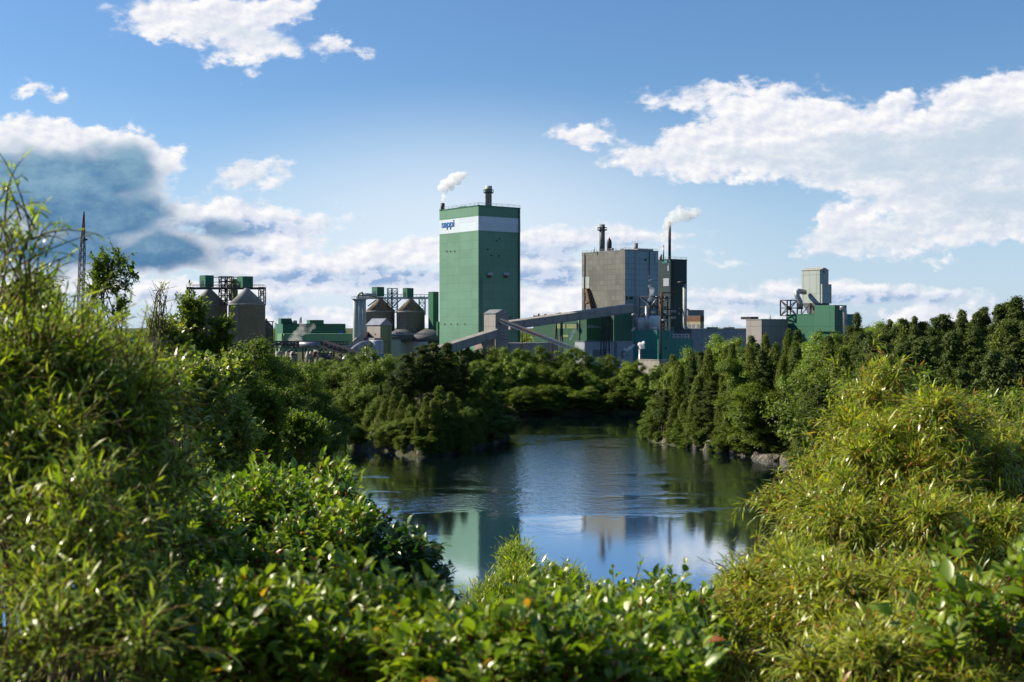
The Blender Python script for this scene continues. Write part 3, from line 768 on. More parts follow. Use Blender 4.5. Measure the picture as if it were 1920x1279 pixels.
for i in range(16):
    x = rr.uniform(1217, 1252); y = rr.uniform(556, 596); x2 = x + rr.uniform(-9, 9)
    mb = MB(); mb.tube([pt(x, y, 550 + rr.uniform(0, 4)), pt(x2, y + rr.choice((0, 0, 9, -9)), 551)], rr.uniform(.15, .4), 6); mb.build('pipe', G['steel'], r)
mb = MB()
for (x, y0, y1) in ((1241, 548, 620), (1244, 604, 620), (1238, 560, 590)): mb.tube([pt(x, y0, 549), pt(x, y1, 549)], .6, 8)
mb.beam(pt(1236, 549, 549), pt(1262, 549, 549), .5); mb.beam(pt(1262, 549, 549), pt(1270, 546, 549), .4)
mb.build('brown_pipe', G['brown'], r)
mb = MB(); mb.tube([pt(1240, 601, 548), pt(1252, 601, 548)], .5, 8); mb.build('grey_pipe', G['duct'], r); mb = MB(); mb.tube([pt(1185, 592, 548), pt(1189, 590, 548), pt(1192, 593, 548), pt(1192, 620, 548)], .7, 8); mb.build('grey_pipe', G['duct'], r)

# ---------------------------------------------------------------- middle green building, pale shed, foreground plinth
b = CB(1000, 1100, 1152, 592, None, 560)
r = b.root('green_process_hall', 'long green process hall under the inclined gallery', 'building')
mb = MB(); b.body(mb); mb.build('wall', G['green2'], r); flat_roof(b, r, G['roof']); b.coping(r, G['dkgreen'])
for (x0, y0, x1, y1) in ((1042, 608, 1060, 616), (1063, 608, 1081, 616), (1056, 628, 1066, 632)):
    mb = MB(); b.prect(mb, 'L', x0, y0, x1, y1, 0.1); mb.build('window', G['olive'], r)
mb = MB(); b.prect(mb, 'R', 1101, 610, 1114, 615, 0.1); mb.build('window', G['glass'], r)
mb = MB(); b.prect(mb, 'R', 1116, 611, 1126, 615, .1); mb.build('window', G['glass'], r)
for x, y, w in ((1048, 588, 5), (1056, 589, 4), (1022, 591, 3), (1010, 590, 2)):
    c = Vector((wx(x, 566), 566)); mb = MB(); mb.lathe(c, [(w / FPX * 566 * .8, b.z1), (w / FPX * 566 * .8, wz(y, 566)), (w / FPX * 566, wz(y, 566)), (w * .9 / FPX * 566, wz(y - 2, 566))], 12); mb.build('roof_fan', G['steel'], r)
downpipe(b, r, 'L', 5.0, mat='duct'); downpipe(b, r, 'L', 17.0, mat='duct'); roof_rail(b, r)
b = CB(1150, 1151, 1186, 586, None, 545)
r = b.root('green_block', 'plain dark green block at the top end of the gallery', 'building')
mb = MB(); b.body(mb); mb.build('wall', G['green'], r); flat_roof(b, r, G['roof']); b.coping(r, G['green'])
b = CB(1078, 1148, 1188, 642, None, 525)
r = b.root('pale_shed', 'light blue-grey flat roofed shed left of the teal building', 'building')
mb = MB(); b.body(mb); mb.build('wall', G['lav'], r); flat_roof(b, r, G['conc2']); b.coping(r, G['duct'], .5)
mb = MB(); b.prect(mb, 'L', 1112, 656, 1131, 670, .12); d_ = mb.build('door', G['duct'], r)
downpipe(b, r, 'R', 2.0, mat='duct'); door(b, r, 'R', 5, wz(672, 525), 1.6, 3)
b = CB(1196, 1236, 1250, 676, None, 470)
r = b.root('concrete_plinth', 'pale concrete wall block at the tree tops below the teal building', 'building')
mb = MB(); b.body(mb); mb.build('wall', G['conc2'], r); b.coping(r, G['conc2'], .3)

# ---------------------------------------------------------------- transfer house and galleries
b = CB(907.5, 929, 953.5, 588, None, 478)
r = b.root('transfer_house', 'grey sheet clad transfer house with a low gable in front of the green tower', 'building'); TH = b
mb = MB(); b.body(mb); 
mb.build('wall', G['beige'], r)
ze = b.z1; mb = MB()
Lr = b.tL; Wr = b.tR; rise = 1.6
Pq = lambda a, c, z: (lambda v: (v.x, v.y, z))(b.C + b.DL * a + b.DR * c)
g0 = [Pq(-.3, -.3, ze), Pq(-.3, Wr + .3, ze), Pq(Lr + .3, Wr + .3, ze), Pq(Lr + .3, -.3, ze)]
rA = Pq(-.3, Wr / 2, ze + rise); rB = Pq(Lr + .3, Wr / 2, ze + rise)
mb.add(g0 + [rA, rB], [(0, 1, 4), (2, 3, 5), (0, 4, 5, 3), (1, 2, 5, 4), (3, 2, 1, 0)]); mb.build('roof', G['duct'], r)
mb = MB(); b.prect(mb, 'R', 935, 601, 941, 608, .2); mb.build('opening', G['dark'], r)

def gallery(name, label, a, b_, w, h, mat, roofmat, cat='conveyor', legs=(), Z0=GZ0, trestle='dsteel', windows=False):
    """an enclosed inclined conveyor from a to b_ (centre of the floor)"""
    a = Vector(a); b_ = Vector(b_); d = (b_ - a); dn = d.normalized()
    side = Vector((dn.y, -dn.x, 0)).normalized() * w / 2; up = Vector((0, 0, h))
    r = empty(name, a, label, cat)
    mb = MB(); mb.hexa([a - side, b_ - side, b_ + side, a + side][::-1], [a - side + up, b_ - side + up, b_ + side + up, a + side + up][::-1]); mb.build('housing', mat, r)
    s2 = side * 1.06; u2 = up * 1.0
    rg = up + Vector((0, 0, .55))
    mb = MB(); A0, A1, B0, B1 = a - s2 + up, a + s2 + up, b_ - s2 + up, b_ + s2 + up
    mb.add([A0, A1, B1, B0, a + rg, b_ + rg], [(0, 1, 2, 3), (1, 0, 4), (3, 2, 5), (0, 3, 5, 4), (2, 1, 4, 5)]); mb.build('roof', roofmat, r)
    mb = MB(); n = max(2, int(d.length / 6))
    for i in range(n + 1):
        p = a + d * (i / n)
        for s_ in (-1, 1):
            c_ = p + side * s_ * 1.02; mb.beam(c_, c_ + up, .18)
    mb.beam(a + side * 1.02, b_ + side * 1.02, .3); mb.beam(a - side * 1.02, b_ - side * 1.02, .3)
    mb.build('framing', G['greyd'], r)
    for f in legs:
        p = a + d * f; mb = MB()
        q0 = p + side * .9; q1 = p - side * .9; wd = dn * 1.6; wd.z = 0
        for q in (q0, q1):
            mb.beam((q.x - wd.x, q.y - wd.y, Z0), q, .4); mb.beam((q.x + wd.x, q.y + wd.y, Z0), q, .4)
            hz = q.z - Z0
            for j in range(1, 4):
                tt = 1 - j / 4; mb.beam((q.x - wd.x * tt, q.y - wd.y * tt, Z0 + hz * j / 4), (q.x + wd.x * tt, q.y + wd.y * tt, Z0 + hz * j / 4), .22)
        for j in range(1, 4): mb.beam((q0.x, q0.y, Z0 + (q0.z - Z0) * j / 4), (q1.x, q1.y, Z0 + (q0.z - Z0) * j / 4), .22)
        mb.build('trestle', G[trestle], r)
    return r
gallery('inclined_gallery', 'long grey enclosed conveyor gallery climbing right to the boiler house', pt(952, 618, 492), pt(1183, 585.5, 520), 4.2, 3.0, G['beige'], G['conc2'], legs=(.4, .78))
gallery('lower_gallery', 'beige enclosed conveyor gallery rising from the trees to the transfer house', pt(815, 668, 452), pt(926, 633, 474), 4.0, 3.0, G['beige'], G['conc2'], legs=(.5,))
# open belt conveyor going down to the right, orange and white
a = pt(938, 604, 474); e = pt(1092, 664, 462); mid = a.lerp(e, .62)
r = empty('belt_conveyor', a, 'open belt conveyor with orange and white guards running down right from the transfer house', 'conveyor')
mb = MB()
dn = (e - a).normalized(); sd = Vector((dn.y, -dn.x, 0)).normalized() * 1.0
for s_ in (-1, 1):
    mb.beam(a + sd * s_, e + sd * s_, .25); mb.beam(a + sd * s_ + Vector((0, 0, 1.3)), e + sd * s_ + Vector((0, 0, 1.3)), .22)
    for i in range(40):
        p = a.lerp(e, i / 40) + sd * s_; p2 = a.lerp(e, (i + 1) / 40) + sd * s_
        mb.beam(p, p + Vector((0, 0, 1.3)), .15); mb.beam(p, p2 + Vector((0, 0, 1.3)), .1)
mb.build('truss', G['steel'], r)
mb = MB(); mb.beam(a.lerp(e, .25) + Vector((0, 0, .75)), a.lerp(e, .52) + Vector((0, 0, .75)), 1.7, .5); mb.build('orange_guard', G['orange'], r)
mb = MB(); mb.beam(a.lerp(e, .52) + Vector((0, 0, .85)), a.lerp(e, 1) + Vector((0, 0, .85)), 1.8, .6); mb.build('white_guard', G['white'], r)
mb = MB(); mb.beam(a + Vector((0, 0, .7)), a.lerp(e, .25) + Vector((0, 0, .7)), 1.7, .5); mb.build('brown_guard', G['brown'], r)
for f in (.3, .62):
    p = a.lerp(e, f); mb = MB()
    for s_ in (-1, 1): mb.beam((p.x + s_, p.y, GZ0 - 3), (p.x + s_ * .8, p.y, p.z), .3)
    for j in range(4): mb.beam((p.x - 1, p.y, GZ0 + j * 3), (p.x + 1, p.y, GZ0 + (j + 1) * 3), .2)
    mb.build('trestle', G['orange'], r)
# low sheds at the foot of the green tower
b = CB(905, 955, 1046, 645, None, 482)
r = b.root('corrugated_shed', 'low grey corrugated shed behind the tree tops under the belt conveyor', 'building')
mb = MB(); b.body(mb); mb.build('wall', G['beige'], r); flat_roof(b, r, G['greyd'])
b = CB(890, 905, 928, 636, None, 470)
r = b.root('brown_shed', 'small pinkish brown shed below the transfer house', 'building')
mb = MB(); b.body(mb); mb.build('wall', plain('pinkish_brown', (.28, .22, .2)), r); flat_roof(b, r, G['roof'])

# ---------------------------------------------------------------- silos
def silo(cx, rp, y_eave, y_apex, Y, label, group, y_bot=None, cone='cone'):
    c = Vector((wx(cx, Y), Y)); R = rp / FPX * Y; z0 = wz(y_bot, Y) if y_bot else GZ0; ze = wz(y_eave, Y); za = wz(y_apex, Y)
    r = empty('silo', (c.x, c.y, z0), label, 'silo', group)
    mb = MB(); n = 48; V = []; 
    mb.lathe(c, [(R, z0), (R, ze - .6), (R * 1.02, ze - .6), (R * 1.02, ze)], n)
    # lengthwise map so that the courses run level
    mb.build('shell', G['concrete'], r)
    mb = MB(); mb.lathe(c, [(R * 1.0, ze), (R * .16, za), (R * .16, za + .6)], n); mb.build('cone_roof', G[cone], r)
    mb = MB(); a_ = -1.9; lx, ly = c.x + (R + .35) * math.cos(a_), c.y + (R + .35) * math.sin(a_)
    for s_ in (-.3, .3): mb.beam((lx + s_, ly, z0), (lx + s_, ly, ze + .8), .12)
    for i in range(int((ze - z0) / 1.2)): mb.beam((lx - .3, ly, z0 + i * 1.2), (lx + .3, ly, z0 + i * 1.2), .09)
    mb.build('ladder', G['steel'], r)
    return c, R, za
silo(392, 33.5, 571, 543, 588, 'concrete silo with cone roof, farthest left, half behind the trees', 'large concrete silos at left', cone='concrete')
silo(463, 34, 570, 543, 574, 'large grey concrete silo with cone roof, right one of the left pair', 'large concrete silos at left', cone='concrete')
silo(499, 13, 612, 600, 590, 'small low concrete bin tucked behind the large left silos', None, cone='concrete')
silo(713, 27, 583, 560, 560, 'brownish concrete silo with rusty cone roof, left one of the middle pair', 'brown silos in the middle', y_bot=636)
silo(770, 26.5, 583.5, 560.5, 556, 'brownish concrete silo with rusty cone roof, right one of the middle pair', 'brown silos in the middle', y_bot=636)

def headhouse(xl, xc, xr, yt, yb, Y, label, group, mat='green'):
    b = CB(xl, xc, xr, yt, yb, Y)
    r = b.root('headhouse', label, 'headhouse', group)
    mb = MB(); b.body(mb); mb.build('wall', G[mat], r); flat_roof(b, r, G['dkgreen'])
    mb = MB(); b.prect(mb, 'L', xl + (xc - xl) * .25, yt + (yb - yt) * .45, xl + (xc - xl) * .7, yb - 1, .1); mb.build('door', G['dkgreen'], r)
headhouse(374, 385, 401, 517, 538, 588, 'green headhouse over the far left silo', 'green headhouses on the silo gantries')
headhouse(444, 455, 474.5, 519, 539, 574, 'green headhouse over the right silo of the left pair', 'green headhouses on the silo gantries')
headhouse(697, 707, 720.5, 539, 556, 558, 'green headhouse over the left brown silo', 'green headhouses on the silo gantries')
headhouse(755, 763.5, 775.5, 541, 557, 555, 'green headhouse over the right brown silo', 'green headhouses on the silo gantries')
# dark gantry over the left pair
def gantry(name, label, xa, xb, y, Y, mat, towers, rail_y, depth=5.0, drop=4.0, extra=None, thick=.9):
    r = empty(name, (wx((xa + xb) / 2, Y), Y, GZ0), label, 'gantry')
    mb = MB(); mb.obox((wx(xa, Y), Y - depth / 2), (1, 0), (0, 1), wz(y, Y) - thick, wz(y, Y), (xb - xa) / FPX * Y, depth); mb.build('deck', G[mat], r)
    mb = MB()
    n = int((xb - xa) / 7)
    for s_ in (-1, 1):
        yy = Y + s_ * depth / 2
        for i in range(n + 1):
            x = xa + (xb - xa) * i / n; mb.beam((wx(x, Y), yy, wz(y, Y)), (wx(x, Y), yy, wz(y, Y) + 1.1), .12)
        mb.beam((wx(xa, Y), yy, wz(y, Y) + 1.1), (wx(xb, Y), yy, wz(y, Y) + 1.1), .14)
    mb.build('railing', G[mat], r)
    for (x0, x1, yt, yb, bays) in towers:
        mb = MB(); lattice(mb, (wx(x0, Y), Y - depth / 2), (wx(x1, Y), Y - depth / 2), wz(yb, Y), wz(yt, Y), bays, .3, depth); mb.build('lattice_tower', G[mat], r)
    return r
g_ = gantry('silo_gantry', 'dark steel gantry with lattice towers across the left pair of silos', 352, 497, 539, 580, 'dsteel', [(353, 361, 539, 580, 4), (413, 424, 519, 572, 6), (424, 436, 519, 572, 6), (487, 496, 539, 572, 3)], 533)
mb = MB(); mb.beam(pt(401, 520, 580), pt(444, 520, 580), .3); mb.beam(pt(401, 529, 580), pt(444, 529, 580), .25); mb.build('top_rail', G['dsteel'], g_)
mb = MB(); b = CB(429, 437, 446, 523, 562, 584); b.body(mb); mb.build('green_leg', G['olive'], g_)
g_ = gantry('silo_gantry', 'pale steel gantry with lattice towers across the brown silos', 672, 803, 557, 562, 'white', [(727, 735, 541, 586, 5), (735, 745, 541, 586, 5), (786, 797, 557, 590, 3)], 552, depth=3.5)
mb = MB()
for (x0, y0, x1, y1) in ((720, 560, 736, 576), (752, 561, 736, 576), (706, 562, 690, 574)): mb.beam(pt(x0, y0, 556), pt(x1, y1, 556), .5)
mb.build('brace', G['steel'], g_)
mb = MB(); mb.tube([pt(672, 553, 556), pt(690, 553, 556), pt(706, 555, 556)], .8, 8); mb.build('gantry_duct', G['steel'], g_)
# white twin cylinder silo
Yw = 545
r = empty('slim_silo', (wx(674, Yw), Yw, GZ0), 'slim white ribbed metal silo cluster left of the brown silos', 'silo')
for x, rp in ((667, 5.2), (674, 5.4), (681, 5.2)):
    c = Vector((wx(x, Yw), Yw)); R = rp / FPX * Yw; mb = MB(); mb.lathe(c, [(R, GZ0), (R, wz(562, Yw)), (R * .3, wz(560, Yw))], 24); mb.build('cylinder', G['pale'], r)
mb = MB(); mb.obox((wx(661, Yw), Yw - 2), (1, 0), (0, 1), wz(562, Yw), wz(560.5, Yw), 26 / FPX * Yw, 5)
for i in range(7): mb.beam((wx(661 + i * 4.2, Yw), Yw - 2, wz(561, Yw)), (wx(661 + i * 4.2, Yw), Yw - 2, wz(556, Yw)), .15)
mb.beam(pt(661, 556, Yw - 2), pt(687, 556, Yw - 2), .15); mb.tube([pt(671, 560, Yw), pt(672, 551, Yw), pt(679, 549, Yw), pt(682, 556, Yw)], .5, 8)
mb.build('platform', G['steel'], r)
# green slab tower beside the main tower
b = CB(803, 812, 822.5, 548, None, 548)
r = b.root('green_elevator_tower', 'narrow green elevator tower left of the tall sage tower', 'building')
mb = MB(); b.body(mb); mb.build('wall', G['green'], r); flat_roof(b, r, G['dkgreen'])
b = CB(818, 821, 832, 603, None, 542)
mb = MB(); b.body(mb); mb.build('annex', G['green'], r)

# gabled beige house and its ramp, in front of the brown silos
b = CB(688, 713, 734.5, 609, None, 500)
r = b.root('gabled_house', 'beige and olive gabled transfer house in front of the brown silos', 'building')
mb = MB(); b.body(mb); mb.build('wall', G['beige'], r); ladder(b, r, 'R', b.tR * .75, b.z0, b.z1 - 1, 'olive')
mb = MB(); b.rect(mb, 'R', 0.02, b.tR, b.z0, b.z1 - .02, .05, .2)
ze = b.z1; q = [b.P('R', 0.02, ze - .02, .05), b.P('R', b.tR, ze - .02, .05), b.P('R', b.tR / 2, ze + 2.2, .05)]
q_ = [p + Vector((b.DL.x, b.DL.y, 0)) * .3 for p in q]
mb.add(q + q_, [(0, 1, 2), (5, 4, 3), (0, 3, 4, 1), (1, 4, 5, 2), (2, 5, 3, 0)])
mb.build('gable_wall', G['olive'], r)
Pq = lambda a, c, z: (lambda v: (v.x, v.y, z))(b.C + b.DL * a + b.DR * c)
Lr, Wr = b.tL, b.tR
g0 = [Pq(-.2, -.4, ze - .1), Pq(-.2, Wr + .4, ze - .1), Pq(Lr + .4, Wr + .4, ze - .1), Pq(Lr + .4, -.4, ze - .1)]
rA = Pq(-.2, Wr / 2, ze + 2.5); rB = Pq(Lr + .4, Wr / 2, ze + 2.5)
mb = MB(); mb.add(g0 + [rA, rB], [(0, 1, 4), (2, 3, 5), (0, 4, 5, 3), (1, 2, 5, 4), (3, 2, 1, 0)]); mb.build('roof', G['duct'], r)
for x, y in ((692, 628), (704, 627)): mb = MB(); b.prect(mb, 'L', x - 1, y - 1.2, x + 1, y + 1.2, .1); mb.build('vent', G['dark'], r)
b2 = CB(664, 702, 713, 635, None, 490)
r = b2.root('concrete_hopper', 'grey concrete hopper building with a sloping roof below the gabled house', 'building')
mb = MB(); b2.body(mb)
# sloping wing
s0 = pt(645, 655, 494); s1 = pt(688, 622, 504)
mb.hexa([(s0.x, s0.y, GZ0), (s1.x, s0.y, GZ0), (s1.x, s1.y + 4, GZ0), (s0.x, s1.y + 4, GZ0)], [(s0.x, s0.y, s0.z), (s1.x, s0.y, s1.z), (s1.x, s1.y + 4, s1.z), (s0.x, s1.y + 4, s0.z)])
mb.build('wall', G['beige'], r)
flat_roof(b2, r, G['duct'])
mb = MB(); c = Vector((wx(706, 486), 486)); mb.lathe(c, [(2.6, GZ0), (2.6, wz(640, 486)), (2.3, wz(638, 486))], 20); mb.build('round_bin', G['lav'], r)
mb = MB(); c = Vector((wx(713, 480), 480)); mb.lathe(c, [(1.3, wz(676, 480)), (1.3, wz(664, 480)), (.9, wz(663, 480))], 16); mb.build('blue_drum', G['blue'], r)
# curved duct
r = empty('curved_duct', pt(636, 690, 478), 'large curved grey-blue duct dropping left from the concrete hopper', 'duct')
mb = MB(); mb.tube([pt(636, 688, 476), pt(650, 672, 478), pt(660, 660, 480), pt(668, 653, 481), pt(677, 647, 482), pt(686, 645.5, 483), pt(696, 646, 485)], 1.35, 14); mb.build('duct_tube', G['duct'], r)
mb = MB()
for (x, y) in ((650, 672), (668, 653), (686, 645.5)):
    mb = MB(); mb.lathe((wx(x, 479), 479), [(.35, GZ0 - 2), (.35, wz(y, 479) - 1)], 8); mb.build('support', G['steel'], r)
# dark conveyors and duct in front of the left silos
def dark_belt(a, e, label, w=1.8, h=2.2):
    r = empty('dark_conveyor', a, label, 'conveyor')
    mb = MB(); dn = (e - a).normalized(); sd = Vector((dn.y, -dn.x, 0)).normalized() * w / 2
    n = int((e - a).length / 2)
    for s_ in (-1, 1):
        for zz in (0, h): mb.beam(a + sd * s_ + Vector((0, 0, zz)), e + sd * s_ + Vector((0, 0, zz)), .35)
        for i in range(n):
            p = a.lerp(e, i / n) + sd * s_; p2 = a.lerp(e, (i + 1) / n) + sd * s_
            mb.beam(p, p2 + Vector((0, 0, h)), .2); mb.beam(p, p + Vector((0, 0, h)), .2)
    mb.build('truss', G['dsteel'], r)
    mb = MB(); mb.beam(a + Vector((0, 0, h * .5)), e + Vector((0, 0, h * .5)), w * .9, h * .45); mb.build('belt_cover', G['dsteel'], r)
    mb = MB()
    for i in range(int((e - a).length / 3)):
        p = a.lerp(e, i / ((e - a).length / 3)) + Vector((0, -w * .55, h * .6)); mb.beam(p, p + Vector((.9, 0, 0)), .5)
    mb.build('idler_cover', G['duct'], r)
    mb = MB()
    for f in (.25, .7):
        p = a.lerp(e, f)
        for s_ in (-1, 1): mb.beam((p.x, p.y + s_, GZ0 - 3), (p.x, p.y + s_ * .6, p.z), .35)
    mb.build('trestle', G['dsteel'], r)
dark_belt(pt(606, 650, 470), pt(686, 676, 462), 'dark truss conveyor sloping down right across the curved duct')
dark_belt(pt(500, 651, 486), pt(606, 651, 480), 'level dark truss conveyor in front of the left silos')
dark_belt(pt(600, 668, 474), pt(646, 682, 470), 'short dark conveyor sloping down under the level one', 1.4, 1.2)
r = empty('level_duct', pt(556, 650, 474), 'straight grey-blue duct lying along the dark level conveyor', 'duct')
mb = MB(); mb.tube([pt(562, 646.5, 474), pt(600, 647, 474)], 1.1, 12); mb.build('duct_tube', G['duct'], r)
r = empty('pipe_bridge', pt(500, 640, 500), 'pale pipe bridge with panels behind the dark level conveyor', 'pipe bridge')
mb = MB()
for i in range(22):
    x = 512 + i * 6.6; mb.beam(pt(x, 646, 498), pt(x, 641, 498), .4)
mb.beam(pt(510, 641, 498), pt(655, 641, 498), .45); mb.beam(pt(510, 646, 498), pt(655, 646, 498), .45); mb.build('bridge_truss', G['dsteel'], r)
mb = MB()
for x in (520, 568, 610, 640): mb.beam(pt(x, 646, 498), (wx(x, 498), 498, GZ0), .6)
mb.build('post', G['dsteel'], r)
# tangle of process equipment under the belts
rr = random.Random(3)
r = empty('process_equipment', (wx(590, 476), 476, GZ0), 'tangle of pipes and vessels under the dark conveyors', 'machinery')
mb = MB()
for i in range(10):
    mb = MB(); x = rr.uniform(520, 640); c = Vector((wx(x, 478 + i % 4), 478 + i % 4)); rad = rr.uniform(.4, 1.2); mb.lathe(c, [(rad, GZ0), (rad, wz(rr.uniform(655, 672), 478)), (rad * .4, wz(654, 478) - 1)], 12); mb.build('vessel', G['beige'], r)
mb = MB()
for i in range(24):
    x = rr.uniform(515, 650); y = rr.uniform(652, 685); mb.beam(pt(x, y, 474 + rr.random() * 4), pt(x + rr.uniform(-10, 10), y + rr.uniform(-6, 6), 475), rr.uniform(.2, .6))
mb.build('pipework', G['dsteel'], r)
for x, z in ((582, 676), (590, 660), (596, 690)): mb = MB(); mb.lathe((wx(x, 470), 470), [(.7, wz(z + 10, 470)), (.7, wz(z, 470)), (.3, wz(z - 1, 470))], 10); mb.build('rusty_tank', G['brown'], r)

# low white building under the brown silos
b = CB(690, 735, 850, 637, None, 530, a=math.radians(75))
r = b.root('white_low_building', 'long low white building with dark blue roofs below the brown silos', 'building')
mb = MB(); b.body(mb); mb.build('wall', G['lav'], r)
mb = MB(); b.body(mb, b.z1, b.z1 + 1.2, -.3); mb.build('roof', G['roof'], r)
for x in (752, 803):
    c = Vector((wx(x, 548), 548)); mb = MB(); mb.lathe(c, [(7.6, b.z1 - 1), (7.6, b.z1 + 1.3), (2.0, b.z1 + 4.2), (.3, b.z1 + 4.3)], 36); mb.build('cone_roof', G['roof'], r)
mb = MB(); mb.beam(pt(738, 627, 540), pt(812, 626, 540), .4); 
for i in range(12): mb.beam(pt(738 + i * 6.6, 627, 540), pt(738 + i * 6.6, 622, 540), .14)
mb.build('walkway', G['steel'], r)
# green building between the silo groups
b = CB(514, 560, 648, 609, None, 640, a=math.radians(70))
b = CB(516, 530, 648, 608, 660, 620, a=math.radians(20))
r = b.root('green_low_hall', 'wide green low hall with roof blocks between the two silo groups', 'building')
mb = MB(); b.body(mb); mb.build('wall', G['green'], r); flat_roof(b, r, G['dkgreen'])
b3 = CB(520, 533, 660, 626, 660, 585, a=math.radians(20))
mb = MB(); b3.body(mb); mb.build('front_wing', cladding('sage_sheet', (.12, .27, .15), pw=8, ph=20), r)
for (x0, x1, yt, yb) in ((524, 547, 597, 608), (578, 607, 600, 608)):
    bb = CB(x0 - 1, x0 + 3, x1, yt, yb, 624, a=math.radians(20)); bb.tL = 8; mb = MB(); bb.body(mb); mb.build('roof_block', G['green'], r)
mb = MB(); mb.lathe((wx(563.5, 626), 626), [(.7, b.z1), (.7, wz(595, 626)), (.5, wz(594.5, 626))], 12)
mb.lathe((wx(552, 626), 626), [(1.4, b.z1), (1.4, wz(601, 626)), (.5, wz(600.5, 626))], 12); mb.build('roof_vent', G['pale'], r)
mb = MB(); b.prect(mb, 'R', 634, 620, 644, 630, .15); mb.build('blue_door', G['blue'], r)
mb = MB(); mb.beam(pt(497, 603, 585), pt(514, 603, 585), .4); mb.beam(pt(511, 603, 585), pt(511, 640, 585), .4); mb.beam(pt(498, 603, 585), pt(512, 615, 585), .3)
o_ = mb.build('conveyor_frame', G['dsteel']); tag(o_, 'small dark steel frame at the right edge of the large left silo', 'steel structure')

# ---------------------------------------------------------------- plant at the right
b = CB(1503, 1537, 1553.5, 506, 568, 470)
r = b.root('pale_bin_tower', 'tall pale grey-green bin tower standing on legs over the green building', 'building'); 
mb = MB(); b.body(mb); mb.build('wall', G['pale'], r)
ze = b.z1; Lr, Wr = b.tL, b.tR; Pq = lambda a, c, z: (lambda v: (v.x, v.y, z))(b.C + b.DL * a + b.DR * c)
g0 = [Pq(-.2, -.2, ze), Pq(-.2, Wr + .2, ze), Pq(Lr + .2, Wr + .2, ze), Pq(Lr + .2, -.2, ze)]
mb = MB(); rA = Pq(-.2, Wr / 2, ze + .9); rB = Pq(Lr + .2, Wr / 2, ze + .9)
mb.add(g0 + [rA, rB], [(0, 1, 4), (2, 3, 5), (0, 4, 5, 3), (1, 2, 5, 4), (3, 2, 1, 0)]); mb.build('roof', G['conc2'], r)
mb = MB(); b.prect(mb, 'R', 1543.5, 508.5, 1546, 511.5, .1); mb.build('vent', G['dark'], r)
mb = MB(); z_ = b.z0 + .0
t0 = b.tR * .05; b.rect(mb, 'R', t0, b.tR + .6, wz(569, 472), wz(533, 472), .9, .3); mb.build('side_hopper', G['pale'], r)
mb = MB(); c0 = [Pq(.05, .05, b.z0), Pq(.05, Wr - .05, b.z0), Pq(Lr - .05, Wr - .05, b.z0), Pq(Lr - .05, .05, b.z0)]
zz = wz(589, 470); c1 = [Pq(Lr * .25, Wr * .25, zz), Pq(Lr * .25, Wr * .75, zz), Pq(Lr * .75, Wr * .75, zz), Pq(Lr * .75, Wr * .25, zz)]
mb.hexa(c1, c0); mb.build('hopper', G['greyd'], r)
mb = MB()
for (a_, c_) in ((0, 0), (0, 1), (1, 0), (1, 1), (.5, 0)):
    p = Pq(Lr * a_, Wr * c_, 0); mb.beam((p[0], p[1], wz(592, 470)), (p[0], p[1], b.z0), .4)
mb.beam(Pq(0, 0, wz(590, 470)), Pq(Lr * .5, 0, b.z0), .25); mb.beam(Pq(Lr, 0, wz(590, 470)), Pq(Lr * .5, 0, b.z0), .25); mb.beam(Pq(0, 0, wz(590, 470)), Pq(0, Wr, b.z0), .25)
mb.build('leg_frame', G['dsteel'], r)
mb = MB(); mb.tube([pt(1509, 548, 474), pt(1498, 546, 472), pt(1494, 549, 471), pt(1495, 556, 471), pt(1500, 566, 471), pt(1501, 580, 471)], 1.0, 12); mb.build('elbow_duct', G['steel'], r)
b = CB(1474, 1566, 1588, 590, None, 455); gb = b
r = b.root('green_plant_building', 'green clad plant building with a raised block below the pale bin tower', 'building')
mb = MB(); b.body(mb); mb.build('wall', G['green'], r); flat_roof(b, r, G['dkgreen']); b.coping(r, G['green'])
bb = CB(1554, 1565, 1587.5, 572, 592, 454)
mb = MB(); bb.tL = 9; bb.z0 = b.z1 - 6; bb.body(mb); mb.build('raised_block', G['green'], r)
mb = MB(); mb.tube([pt(1575, 578, 450), pt(1582, 577, 450), pt(1584, 582, 450), pt(1584.5, 625, 450)], .75, 12); mb.build('downpipe', G['steel'], r)
roof_rail(b, r, 'steel'); downpipe(b, r, 'L', b.tL * .3, mat='green2'); door(b, r, 'L', b.tL * .2, wz(606, 455), 3, 3.5, 'green2')
bb = CB(1587, 1588, 1602, 589, None, 465); mb = MB(); bb.body(mb); mb.build('annex', G['teal'], r)
r = empty('steel_frame', (wx(1488, 468), 468, b.z1), 'open dark steel frame on the roof left of the pale bin tower', 'steel structure')
mb = MB(); lattice(mb, (wx(1476, 470), 470), (wx(1495, 472), 472), wz(592, 470), wz(563, 470), 2, .35, 4); mb.build('frame', G['dsteel'], r)
b = CB(1399, 1428, 1478, 600, None, 462)
r = b.root('grey_flat_building', 'plain grey flat roofed building left of the green plant', 'building')
mb = MB(); b.body(mb); mb.build('wall', G['beige'], r); flat_roof(b, r, G['roof']); b.coping(r, G['greyd'])
mb = MB(); mb.obox(b.C + b.DL * 6 + b.DR * 1, b.DL, b.DR, b.z1 + .25, b.z1 + 1.2, 5, 4); mb.build('roof_unit', G['dark'], r)
mb = MB(); mb.lathe((wx(1444, 468), 468), [(.2, b.z1), (.2, wz(591, 468))], 8); mb.lathe((wx(1467, 468), 468), [(.2, b.z1), (.2, wz(596, 468))], 8); mb.build('vent_pipe', G['steel'], r)

